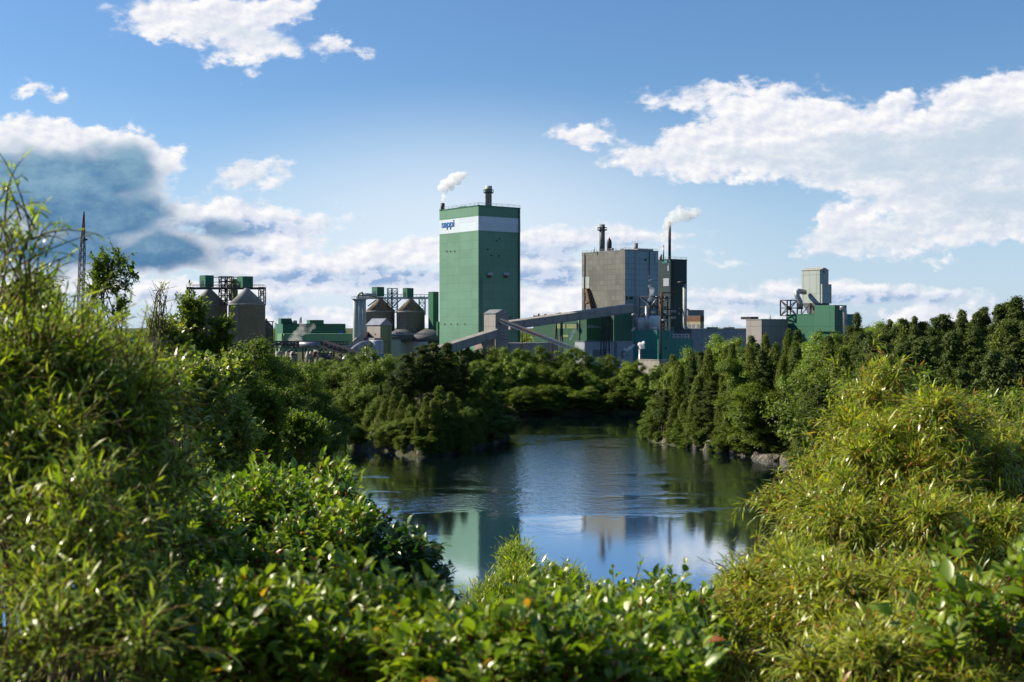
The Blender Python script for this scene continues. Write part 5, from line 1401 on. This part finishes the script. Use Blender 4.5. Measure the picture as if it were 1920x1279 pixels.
rock(722, 313, 822, 22, 'dark slab at the island waterline beside the left cliff'); rock(768, 300, 806, 20, 'pale rock on the front tip of the island'); rock(790, 297, 836, 30, 'low flat rock at the very front of the island')
rock(812, 298, 842, 18, 'small low rock just right of the island tip'); rock(772, 298, 828, 22, 'brownish boulder under the island tip trees')
rock(752, 303, 832, 18, 'small dark boulder left of the island tip'); rock(905, 330, 815, 40, 'dark shaded ledge on the right side of the island'); rock(860, 311, 822, 40, 'shaded ledge below the island cedars')
ls = [(1222, 343, 797, 22, 'brown rock at the outermost point of the right bank'), (1236, 338, 802, 20, 'dark rock just inside the right point'), (1262, 328, 790, 36, 'dark hollowed cliff under the fallen trunk'),
      (1297, 317, 800, 18, 'bright grey upright rock face on the right bank'), (1310, 314, 806, 16, 'pale rock beside the bright upright face'), (1332, 309, 800, 22, 'blue-grey slab rock right of the upright face'),
      (1356, 304, 822, 18, 'small tan rock where the right bank bends'), (1376, 300, 832, 20, 'low brown ledge rock below the cedars'), (1400, 297, 838, 24, 'low tan ledge rock below the tallest cedars'),
      (1424, 292, 832, 20, 'rounded grey rock near the end of the right ledge'), (1448, 288, 836, 34, 'broad light grey rock at the right end of the ledge'), (1482, 284, 826, 26, 'dark rock next to the willow edge')]
for (px, Y, yt, w, lab) in ls: rock(px, Y, yt, w, lab)

# distant wood on the horizon
cl = []
rg = np.random.default_rng(5)
for i in range(800):
    Y = rg.uniform(760, 1500); X = rg.uniform(-.45, .45) * Y * 1.1; cl.append((X, Y, H(X, Y) + rg.uniform(3, 12) * (1 if Y < 1100 else 1.25), rg.uniform(4, 7)))
me = leaf_mesh('distant_wood', 'card', *clump_cloud(np.array(cl), 170, 1.3), F['broad'], jitter=.2)
o = link('distant_wood', me); tag(o, 'distant tree line along the horizon behind the mill', kind='stuff')
# ---------------------------------------------------------------- near trees and shrubs built shoot by shoot
def in_ellipsoids(n, blobs, shell=.5):
    """points near the surface of the joined ellipsoids; blobs (cx, cy, cz, rx, ry, rz, weight)"""
    b = np.array(blobs, float); w = b[:, 6] / b[:, 6].sum(); P = []; N = []
    while len(P) < n:
        k_ = RNG.choice(len(b), n, p=w); d = rand_dirs(n); d[:, 2] = np.where(d[:, 2] < -.5, -d[:, 2], d[:, 2])
        rr = RNG.uniform(shell, 1.0, n) ** .6
        p = b[k_, :3] + d * b[k_, 3:6] * rr[:, None]
        # drop points deep inside another ellipsoid
        q = np.min(np.linalg.norm((p[:, None] - b[None, :, :3]) / b[None, :, 3:6], axis=2), axis=1)
        ok = q > shell * .7
        P += list(p[ok]); N += list(unit(d / b[k_, 3:6])[ok])
    return np.array(P[:n]), np.array(N[:n])

def B(px, py, Y, rx, ry, depth, w=None):
    """an ellipsoid of foliage at distance Y, radii given in photo pixels across and up, depth in metres"""
    s = Y / FPX
    return (wx(px, Y), Y, wz(py, Y), rx * s, depth, ry * s, (w or 1.0) * rx * ry)

def lumps(blobs, k_, f, seed=1):
    """break big ellipsoids into smaller lobes round their skin"""
    rg = np.random.default_rng(seed); out = []
    for b in blobs:
        out.append((*b[:3], b[3] * .8, b[4] * .8, b[5] * .8, b[6] * .35))
        for i in range(k_):
            d = unit(rg.normal(size=3)); d[2] = abs(d[2]) * (1 if rg.random() < .8 else -1); ff = f * rg.uniform(.6, 1.35)
            out.append((b[0] + d[0] * b[3] * .8, b[1] + d[1] * b[4] * .8, b[2] + d[2] * b[5] * .8, b[3] * ff, b[4] * ff, b[5] * ff, b[6] * ff * .6))
    return out

def shrub(name, label, cat, group, blobs, n_shoots, leaves, length, leaf, leafsize, mat, twig='twig', up=.8, outw=.7, droop=.0, spread=.9, foot=None, stem_r=.004, jitter=.15, shell=.45,
          extra=None, stems=14, stem_w=.02, bark='bark', nodes_pair=False, lump=(6, .38)):
    if lump: blobs = lumps(blobs, lump[0], lump[1], n_shoots)
    P0, N = in_ellipsoids(n_shoots, blobs, shell); n_own = len(P0)
    if extra is not None:
        P0 = np.concatenate([P0, extra[0]]); N = np.concatenate([N, extra[1]])
    n = len(P0)
    d0 = unit(N * outw + np.array([0, 0, up]) + rand_dirs(n) * .45)
    L = length * RNG.uniform(.6, 1.3, n)
    ts = np.linspace(0, 1, 6)
    bend = rand_dirs(n) * .25 + np.array([0, 0, -droop])
    path = P0[:, None] - d0[:, None] * (L * .5)[:, None, None] + (d0[:, None] * ts[None, :, None] + bend[:, None] * (ts ** 2)[None, :, None]) * L[:, None, None]
    cen = np.array([np.average([b[i] for b in blobs], weights=[b[6] for b in blobs]) for i in range(3)])
    fx, fy = foot if foot else (cen[0], cen[1])
    base = Vector((fx, fy, H(fx, fy) - .1))
    r = empty(name, base, label, cat, group)
    off = np.array(base[:])
    # leaves
    k_ = leaves; t = np.tile(np.linspace(.12, 1.0, k_), n) + RNG.uniform(-.03, .03, n * k_); t = np.clip(t, 0, 1)
    ii = np.repeat(np.arange(n), k_)
    pos = P0[ii] - d0[ii] * (L[ii] * .5)[:, None] + (d0[ii] * t[:, None] + bend[ii] * (t ** 2)[:, None]) * L[ii][:, None]
    sd = unit(d0[ii] + 2 * bend[ii] * t[:, None])
    ref = unit(np.cross(sd, np.array([.3, .2, 1.0])))
    ang = np.tile(np.arange(k_), n) * (math.pi if nodes_pair else 2.4) + np.repeat(RNG.uniform(0, 6.28, n), k_) + (np.tile(np.arange(k_) // 2, n) * 1.57 if nodes_pair else 0)
    rad = ref * np.cos(ang)[:, None] + np.cross(sd, ref) * np.sin(ang)[:, None]
    sp_ = spread * (1 - .55 * t[:, None])
    ax = unit(sd * (1 - sp_ * .5) + rad * sp_ + rand_dirs(len(pos)) * .22 + np.array([0, 0, -.12]))
    nr = unit(np.array([0, 0, 1.0]) + rad * -.2 + rand_dirs(len(pos)) * .55)
    me = leaf_mesh('leaves', leaf, pos - off, ax, nr, leafsize * np.clip(RNG.normal(.88, .26, len(pos)), .35, 1.5) * (1 - .25 * t), F[mat], jitter=jitter)
    link('foliage', me, r)
    # twigs
    rr = np.linspace(1, .35, 6)[None] * stem_r * np.ones((n, 1))
    link('twigs', tubes_np('twigs', path - off, rr, F[twig]), r)
    # main stems from the foot
    sel = RNG.choice(n_own, min(stems, n_own), replace=False); st = P0[sel] - off
    foot_p = RNG.normal(0, .12, (len(sel), 3)) * np.array([1, 1, .2])
    if stems:
        u = np.linspace(0, 1, 7)[None, :, None]
        mid = (foot_p + st) / 2 + RNG.normal(0, .1, st.shape) * np.linalg.norm(st, axis=1, keepdims=True)
        pl = foot_p[:, None] * (1 - u) ** 2 + 2 * mid[:, None] * u * (1 - u) + st[:, None] * u ** 2
        link('stems', tubes_np('stems', pl, np.linspace(1, .25, 7)[None] * stem_w * np.ones((len(sel), 1)), F[bark], 6), r)
    return r

# --- big yellow-green willow at the right
WB = [B(1690, 985, 8.8, 185, 270, 1.1, 1.3), B(1645, 775, 9.6, 62, 108, .6), B(1625, 900, 9.0, 125, 130, .9), B(1750, 850, 9.4, 110, 120, .9), B(1830, 900, 9.8, 110, 110, .9), B(1905, 830, 10.5, 50, 75, .7), B(1910, 960, 9.5, 100, 130, .9),
      B(1560, 960, 8.6, 90, 100, .7), B(1470, 950, 8.8, 50, 32, .35, 1.4), B(1700, 1020, 8.0, 200, 150, 1.0, .9)]
def whips(lst, Yc):
    """single long shoots sticking out: (px, py) of the middle, distance, lean"""
    P = np.array([(wx(px, Y), Y, wz(py, Y)) for (px, py, Y, nx_, nz_) in lst])
    return P, unit(np.array([(nx_, 0, nz_) for (px, py, Y, nx_, nz_) in lst], float))
whR = [(1640, 668, 9.4, .1, 1), (1655, 680, 9.4, .4, 1), (1600, 705, 9.4, -.4, 1), (1700, 700, 9.4, .6, .9), (1740, 735, 9.4, .4, 1), (1775, 735, 9.4, .8, .8), (1800, 760, 9.6, .6, 1), (1565, 760, 9.2, -.6, .8), (1540, 800, 9.2, -.8, .7), (1520, 850, 9.0, -1, .5),
       (1425, 925, 8.8, -1, .2), (1412, 935, 8.8, -1, -.1), (1440, 910, 8.8, -.8, .4), (1900, 745, 10.4, .2, 1), (1918, 735, 10.4, -.2, 1), (1885, 765, 10.4, -.4, 1), (1500, 880, 9, -.8, .4), (1625, 680, 9.4, -.2, 1), (1680, 690, 9.4, .3, 1), (1590, 730, 9.4, -.5, .8)]
shrub('willow_bush', 'big yellow-green willow bush filling the right side, its peak rising before the dark pines', 'willow', None, WB, 8400, 14, .32, 'willow', .076, 'willow', up=.35, outw=.7, droop=.4, spread=.9, lump=(7, .2), jitter=.3, foot=(2.9, 8.8), stems=60, stem_w=.016,
      extra=tuple(np.repeat(a, 3, 0) + (RNG.normal(0, .05, (len(whR) * 3, 3)) if i == 0 else 0) for i, a in enumerate(whips(whR, 9))))
WB2 = [B(1560, 1190, 6.0, 230, 150, .7, 1.2), B(1800, 1200, 5.6, 200, 160, .7), B(1500, 1090, 6.4, 110, 80, .6), B(1430, 1160, 6.0, 90, 90, .5), B(1560, 1180, 5.6, 130, 120, .6), B(1720, 1180, 5.4, 150, 110, .6), B(1860, 1200, 5.4, 120, 110, .6), B(1640, 1260, 4.6, 200, 90, .5), B(1370, 1240, 5.6, 65, 80, .4), B(1440, 1050, 6.6, 50, 40, .3), B(1350, 1190, 5.8, 60, 70, .4), B(1390, 1110, 6.2, 50, 50, .4)]
shrub('willow_bush', 'lower yellow-green willow bush at bottom right, leaning out over the pool', 'willow', None, WB2, 6200, 14, .25, 'willow', .062, 'willow', up=.35, outw=.7, droop=.45, spread=.95, lump=(7, .26), jitter=.3, foot=(1.75, 5.6), stems=30, stem_w=.012)

# --- green willow very near at the left
LB = [B(90, 870, 4.7, 230, 270, .6, 1.3), B(30, 790, 4.6, 140, 190, .5), B(170, 850, 4.6, 140, 190, .5), B(275, 760, 5.0, 75, 90, .4), B(100, 680, 4.9, 130, 70, .4), B(290, 870, 4.8, 80, 130, .4), B(90, 980, 4.0, 190, 160, .5), B(260, 1010, 4.2, 110, 110, .4), B(120, 1180, 3.4, 220, 150, .4)]
wh = [(20, 330, 4.0, -.2, 1), (34, 380, 4.1, .35, 1), (8, 400, 4.1, .1, 1), (55, 430, 4.2, .6, .9), (30, 460, 4.2, .5, .7), (75, 480, 4.2, 1, .5), (15, 500, 4.3, .2, 1), (60, 520, 4.3, .8, .3), (95, 440, 4.2, 1, .25), (5, 450, 4.2, .3, 1), (40, 545, 4.3, .3, 1), (140, 560, 4.5, .3, 1), (0, 540, 4.3, 0, 1),
      (178, 560, 4.6, .3, 1), (310, 640, 4.8, .9, .9), (330, 690, 4.8, 1, .6), (230, 620, 4.8, .3, 1), (350, 760, 4.9, 1, .5), (20, 420, 4.2, -.2, .9), (45, 500, 4.2, .1, .9), (30, 420, 4.2, .3, 1), (10, 470, 4.2, 0, 1), (50, 470, 4.2, .4, 1), (25, 520, 4.2, .2, 1), (75, 545, 4.3, .5, 1), (110, 570, 4.4, .6, 1), (45, 570, 4.3, 0, 1), (70, 505, 4.2, .6, .8), (28, 360, 4.1, .1, 1), (270, 640, 4.7, .5, 1), (345, 850, 4.9, 1, .6), (90, 590, 4.4, .2, 1)]
shrub('willow_bush', 'green willow close on the left, long leafy shoots reaching into the clouds', 'willow', None, LB, 3200, 13, .30, 'willow', .060, 'willow2', up=.55, outw=.7, droop=.35, spread=.95, lump=(7, .26), jitter=.3, foot=(-1.7, 4.3), stems=70, stem_w=.012, shell=.3,
      extra=tuple(np.repeat(a, 3, 0) + (RNG.normal(0, .025, (len(wh) * 3, 3)) if i == 0 else 0) for i, a in enumerate(whips(wh, 4))))

# --- dogwoods
DB = [B(590, 970, 8.6, 75, 75, .6), B(520, 1020, 8.2, 120, 100, .7), B(420, 1020, 8.0, 130, 90, .7), B(640, 1060, 8.0, 90, 100, .6), B(500, 1130, 7.2, 200, 120, .7), B(340, 1100, 7.0, 130, 120, .6)]
shrub('dogwood_bush', 'leafy green dogwood mound with red twigs at left centre, its tip touching the water', 'dogwood', 'dogwoods in the foreground', DB, 2100, 13, .26, 'ovate', .074, 'dogwood', 'red', up=.9, outw=.6, spread=1.0, foot=(-1.6, 7.8), stems=40, stem_w=.009, stem_r=.0055, bark='red', nodes_pair=True)
DD = [B(745, 1075, 8.0, 70, 75, .5), B(690, 1020, 8.2, 55, 60, .4), B(800, 1110, 7.8, 36, 48, .3), B(700, 1150, 7.4, 110, 80, .5), B(650, 970, 8.4, 24, 45, .25)]
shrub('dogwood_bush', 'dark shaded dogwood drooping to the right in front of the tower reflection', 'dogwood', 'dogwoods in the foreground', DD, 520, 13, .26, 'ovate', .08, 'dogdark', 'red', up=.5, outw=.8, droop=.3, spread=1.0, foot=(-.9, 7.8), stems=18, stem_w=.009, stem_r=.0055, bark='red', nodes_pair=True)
D3 = [B(640, 1235, 4.0, 160, 95, .4), B(480, 1250, 3.8, 150, 90, .4), B(800, 1255, 3.7, 130, 80, .35), B(330, 1260, 3.8, 130, 70, .4)]
shrub('dogwood_bush', 'broad leaved dogwood along the bottom edge, left of the middle, blurred large leaves', 'dogwood', 'dogwoods in the foreground', D3, 900, 12, .18, 'ovate', .060, 'dogwood', 'red', up=1.0, outw=.5, spread=1.0, foot=(-.6, 3.8), stems=20, stem_w=.007, bark='red', nodes_pair=True)
D4 = [B(980, 1265, 3.6, 130, 80, .35), B(1130, 1260, 3.8, 130, 80, .35), B(1270, 1275, 3.8, 80, 70, .3), B(1030, 1190, 4.6, 60, 40, .3)]
shrub('dogwood_bush', 'dogwood with orange flecked leaves at the middle of the bottom edge', 'dogwood', 'dogwoods in the foreground', D4, 760, 12, .18, 'ovate', .058, 'dogwood', 'red', up=1.0, outw=.5, spread=1.0, foot=(.25, 3.8), stems=20, stem_w=.007, bark='red', nodes_pair=True)
wh5 = [(1190, 1085, 6.2, .05, 1), (1150, 1125, 6.2, -.2, 1), (1215, 1120, 6.2, .4, 1), (1260, 1135, 6.2, .4, 1), (1110, 1130, 6.2, -.1, 1), (1290, 1150, 6.0, .4, 1), (1075, 1140, 6.2, -.2, 1)]
D5 = [B(1180, 1185, 6.0, 110, 55, .4), B(1080, 1190, 6.0, 80, 45, .4), B(1270, 1200, 5.6, 80, 60, .4), B(1170, 1240, 5.0, 150, 60, .4)]
shrub('dogwood_bush', 'dogwood right of centre at the bottom with one sprig standing up over the pool', 'dogwood', 'dogwoods in the foreground', D5, 800, 12, .20, 'ovate', .064, 'dogwood', 'red', up=1.0, outw=.5, spread=1.0, foot=(.6, 5.8), stems=20, stem_w=.008, bark='red', nodes_pair=True, extra=whips(wh5, 6))
D6 = [B(1800, 1110, 4.6, 40, 40, .2), B(1830, 1170, 4.6, 60, 40, .2), B(1905, 1110, 4.4, 20, 50, .15), B(1760, 1200, 4.5, 40, 30, .2)]
shrub('dogwood_bush', 'small dogwood sprays with red stems poking through the willow at right', 'dogwood', 'dogwoods in the foreground', D6, 46, 12, .22, 'ovate', .078, 'dogwood', 'red', up=1.0, outw=.5, spread=1.0, foot=(1.6, 4.6), stems=12, stem_w=.006, bark='red', nodes_pair=True)
# light green shrubs a little lower on the slope
E1 = [B(960, 1085, 15, 26, 48, .5), B(975, 1140, 14.5, 48, 55, .6), B(1040, 1125, 14.5, 44, 40, .5), B(1085, 1140, 14.5, 34, 32, .4), B(930, 1150, 14, 40, 30, .5), B(1000, 1170, 14, 90, 40, .6)]
shrub('slope_shrub', 'light green feathery shrub low at the centre, standing out against the pool', 'shrub', None, E1, 2000, 13, .34, 'willow', .12, 'willow2', up=.9, outw=.5, spread=.9, foot=(.1, 14.5), stems=20, stem_w=.012)
E2 = [B(880, 1150, 17, 26, 26, .5), B(860, 1180, 17, 40, 26, .5), B(910, 1180, 16, 40, 26, .5)]
shrub('slope_shrub', 'thin pale shrub between the dark dogwood and the feathery shrub', 'shrub', None, E2, 260, 12, .32, 'willow', .08, 'poplar', up=.9, outw=.5, spread=.9, foot=(-.6, 17), stems=16, stem_w=.010)

# --- trees on the slope at the left, between the willow and the river
def slope_tree(label, blobs, n, size, mat='poplar', leaf='diamond', foot=None, length=.9, leaves=16, stems=16, stem_w=.05, droop=.1, shell=.4, cat='tree', name='slope_tree', stem_r=.012, up=.6):
    return shrub(name, label, cat, 'trees on the left slope', blobs, n, leaves, length, leaf, size, mat, 'bark', up=up, outw=.7, droop=droop, spread=1.0, foot=foot, stems=stems, stem_w=stem_w, stem_r=stem_r, shell=shell)
Y = 42
slope_tree('slender open crowned tree before the clouds, left of the silos', [B(205, 500, Y, 38, 26, .5), B(190, 545, Y, 30, 34, .5), B(240, 530, Y, 18, 34, .3), B(228, 590, Y, 16, 22, .3), B(180, 600, Y, 20, 24, .4)], 170, .17, 'broad', foot=(wx(205, Y), Y), stems=12, stem_w=.06, length=.8, leaves=16)
Y = 34
slope_tree('small feathery tree just behind the near willow at far left', [B(60, 560, Y, 50, 30, .5), B(20, 590, Y, 50, 40, .5), B(95, 585, Y, 20, 24, .4)], 240, .16, foot=(wx(60, Y), Y), length=.7)
Y = 52
slope_tree('dark leafy tree standing before the left silos', [B(360, 600, Y, 22, 34, .8), B(345, 650, Y, 40, 40, .9), B(412, 628, Y, 18, 34, .6), B(395, 680, Y, 40, 44, .8)], 520, .20, 'broad', foot=(wx(375, Y), Y), length=.9, leaves=22)
Y = 46
slope_tree('pale thin tree left of the dark leafy one, under the silos', [B(300, 650, Y, 40, 44, .6), B(270, 690, Y, 44, 44, .6), B(330, 700, Y, 40, 50, .6)], 420, .17, 'poplar', foot=(wx(300, Y), Y), length=.8, leaves=20)
Y = 40
slope_tree('wispy dead topped sapling rising right of the slender tree', [B(305, 560, Y, 14, 26, .2), B(300, 600, Y, 22, 20, .3)], 50, .10, 'poplar', foot=(wx(302, Y), Y), length=.9, leaves=6)
Y = 30
slope_tree('sparkling pale poplar thicket between willow and dark trees', [B(400, 800, Y, 60, 90, .8), B(440, 850, Y, 45, 60, .7), B(350, 760, Y, 60, 70, .7), B(410, 900, Y, 80, 60, .8), B(420, 740, 34, 40, 60, .7)], 1000, .15, 'poplar', foot=(wx(400, Y), Y), length=.6, leaves=20, stem_w=.04)
Y = 75
slope_tree('round dark tree low beside the channel, its leaves over the water edge', [B(548, 850, Y, 50, 54, 1.6), B(585, 832, Y, 26, 32, 1.2), B(525, 880, Y, 40, 40, 1.2)], 700, .26, 'broad', foot=(wx(560, Y), Y), length=1.3, leaves=22, stem_w=.08)
Y = 62
slope_tree('dark green tree behind the poplar thicket', [B(470, 800, Y, 50, 60, 1.4), B(440, 740, Y, 60, 60, 1.4), B(500, 860, Y, 40, 46, 1.2)], 800, .24, 'broad', foot=(wx(470, Y), Y), length=1.2, leaves=22, stem_w=.08)
Y = 58
slope_tree('light green tree on the slope in front of the dark left bank wood', [B(330, 720, Y, 60, 50, 1.2), B(380, 750, Y, 50, 50, 1.2), B(280, 760, Y, 60, 60, 1.2)], 700, .20, 'light', foot=(wx(330, Y), Y), length=1.0, leaves=22, stem_w=.07)

# low undergrowth over the near slope: nobody could count it
n = 26000
x = RNG.uniform(-1, 1, n); y = 1.5 + 60 * RNG.uniform(0, 1, n) ** 1.5; x = x * (1.2 + y * .55); z = height(x, y)
P_ = np.stack([x, y, z + RNG.uniform(0, .5, n) * np.clip(y / 10, .4, 1.6)], -1)
me = leaf_mesh('undergrowth', 'willow', P_, unit(rand_dirs(n) + np.array([0, 0, 1.0])), rand_dirs(n), np.clip(y * .022, .08, .5), F['willow2'])
o = link('undergrowth', me); tag(o, 'low green undergrowth covering the near slope', kind='stuff')
# ---------------------------------------------------------------- steam: lumpy hulls filled with broken vapour
def steam_mat(name, dens, scale, thr=.5, col=(1, 1, 1)):
    m, k, out = new_mat(name); P = k.coord('Object')
    n = k.noise(P, scale, 4, .6)
    v = k.n('ShaderNodeVolumePrincipled'); k.put(v.inputs['Color'], col); v.inputs['Anisotropy'].default_value = .2
    k.L.new(k.ss(n, thr - .10, thr + .18, 0, dens), v.inputs['Density']); k.L.new(v.outputs[0], out.inputs['Volume'])
    return m
def plume(name, label, balls, mat, cat='steam', kind=None, vox=None):
    """balls: (px, py, Y, r in photo px)"""
    c0 = pt(*balls[0][:3]); bm = bmesh.new()
    for (px, py, Y, r) in balls:
        bmesh.ops.create_icosphere(bm, subdivisions=2, radius=r / FPX * Y, matrix=Matrix.Translation(pt(px, py, Y) - c0))
    me = bpy.data.meshes.new('steam_hull'); bm.to_mesh(me); bm.free()
    o = bpy.data.objects.new('steam_hull', me); COL.objects.link(o)
    md = o.modifiers.new('r', 'REMESH'); md.mode = 'VOXEL'; md.voxel_size = vox or .35
    tx = bpy.data.textures.new('puff', 'CLOUDS'); tx.noise_scale = 1.6
    d2 = o.modifiers.new('d', 'DISPLACE'); d2.texture = tx; d2.strength = min(b[3] for b in balls) / FPX * balls[0][2] * .9; d2.mid_level = .5
    bpy.context.view_layer.update(); dg = bpy.context.evaluated_depsgraph_get()
    m2 = bpy.data.meshes.new_from_object(o.evaluated_get(dg)); bpy.data.objects.remove(o)
    m2.materials.clear(); m2.materials.append(mat)
    r = link(name, m2, loc=c0); tag(r, label, cat, None, kind); return r
SM = steam_mat('dense_steam', .75, .34, .43)
S2 = steam_mat('thin_steam', .45, .33, .50)
S3 = steam_mat('bluish_steam', .35, .5, .48, (.85, .9, 1))
Yt = TOWER_VENT.y
plume('steam_plume', 'white steam plume curling right from the small black pipe on the green tower', [(830.3, 381, Yt, 3), (830.5, 376, Yt, 4), (832, 369, Yt, 5.5), (833, 361, Yt, 6.5), (836, 352, Yt, 9), (832, 345, Yt, 9), (842, 342, Yt, 10), (850, 336, Yt, 12), (859, 331, Yt, 10), (867, 329, Yt, 8), (872, 324, Yt, 6), (858, 340, Yt, 8), (828, 352, Yt, 8), (845, 352, Yt, 8)], SM)
Yt = THIN.y
plume('steam_plume', 'loose white steam drifting right past the tall thin chimney', [(1244, 452, Yt, 5.2), (1246, 440, Yt, 7.8), (1248, 428, Yt, 8.5), (1254, 416, Yt, 10.4), (1264, 406, Yt, 13.0), (1276, 402, Yt, 14.3), (1288, 404, Yt, 13.0), (1300, 400, Yt, 11.7), (1308, 397, Yt, 7.8), (1272, 394, Yt, 9.1), (1288, 396, Yt, 9.1)], steam_mat('medium_steam', .34, .30, .43))
plume('steam_plume', 'thin bluish vapour rising from the slim pipe between the tanks', [(1213.5, 571, 508, 3), (1217, 562, 508, 4.5), (1221, 553, 508, 6), (1222, 544, 508, 6), (1218, 536, 508, 4), (1219, 526, 508, 4.5), (1217, 517, 508, 2.5)], S3)
plume('steam_puff', 'round bright white puff on top of the vent pipe before the teal building', [(1201, 652, 485, 3.5), (1205, 651, 485, 4.5), (1199.5, 645, 485, 4), (1206, 643, 485, 4), (1203, 648, 485, 4)], steam_mat('puff_steam', 3.0, .6, .3))
plume('steam_puff', 'small white wisp low in front of the pale shed', [(1171, 655, 505, 3), (1176, 656, 505, 3.5), (1182, 652, 505, 4), (1188, 648, 505, 3), (1170, 664, 505, 2.4)], steam_mat('wisp_steam', 1.6, .5, .42))
plume('steam_puff', 'small pale wisp in front of the long green hall', [(1072, 628, 540, 5), (1076, 622, 540, 5), (1070, 636, 540, 4)], S3)
plume('steam_plume', 'thin spreading mist over the dark conveyors in front of the green low hall', [(548, 636, 500, 9), (556, 628, 500, 10), (566, 620, 500, 10), (576, 618, 500, 9), (586, 612, 500, 7), (566, 606, 500, 7), (564, 596, 500, 5), (556, 638, 500, 12)], steam_mat('mist', .16, .22, .45))
plume('steam_puff', 'small white puffs left of the two tanks', [(1190, 616, 507, 3.5), (1186, 619, 507, 3)], SM)
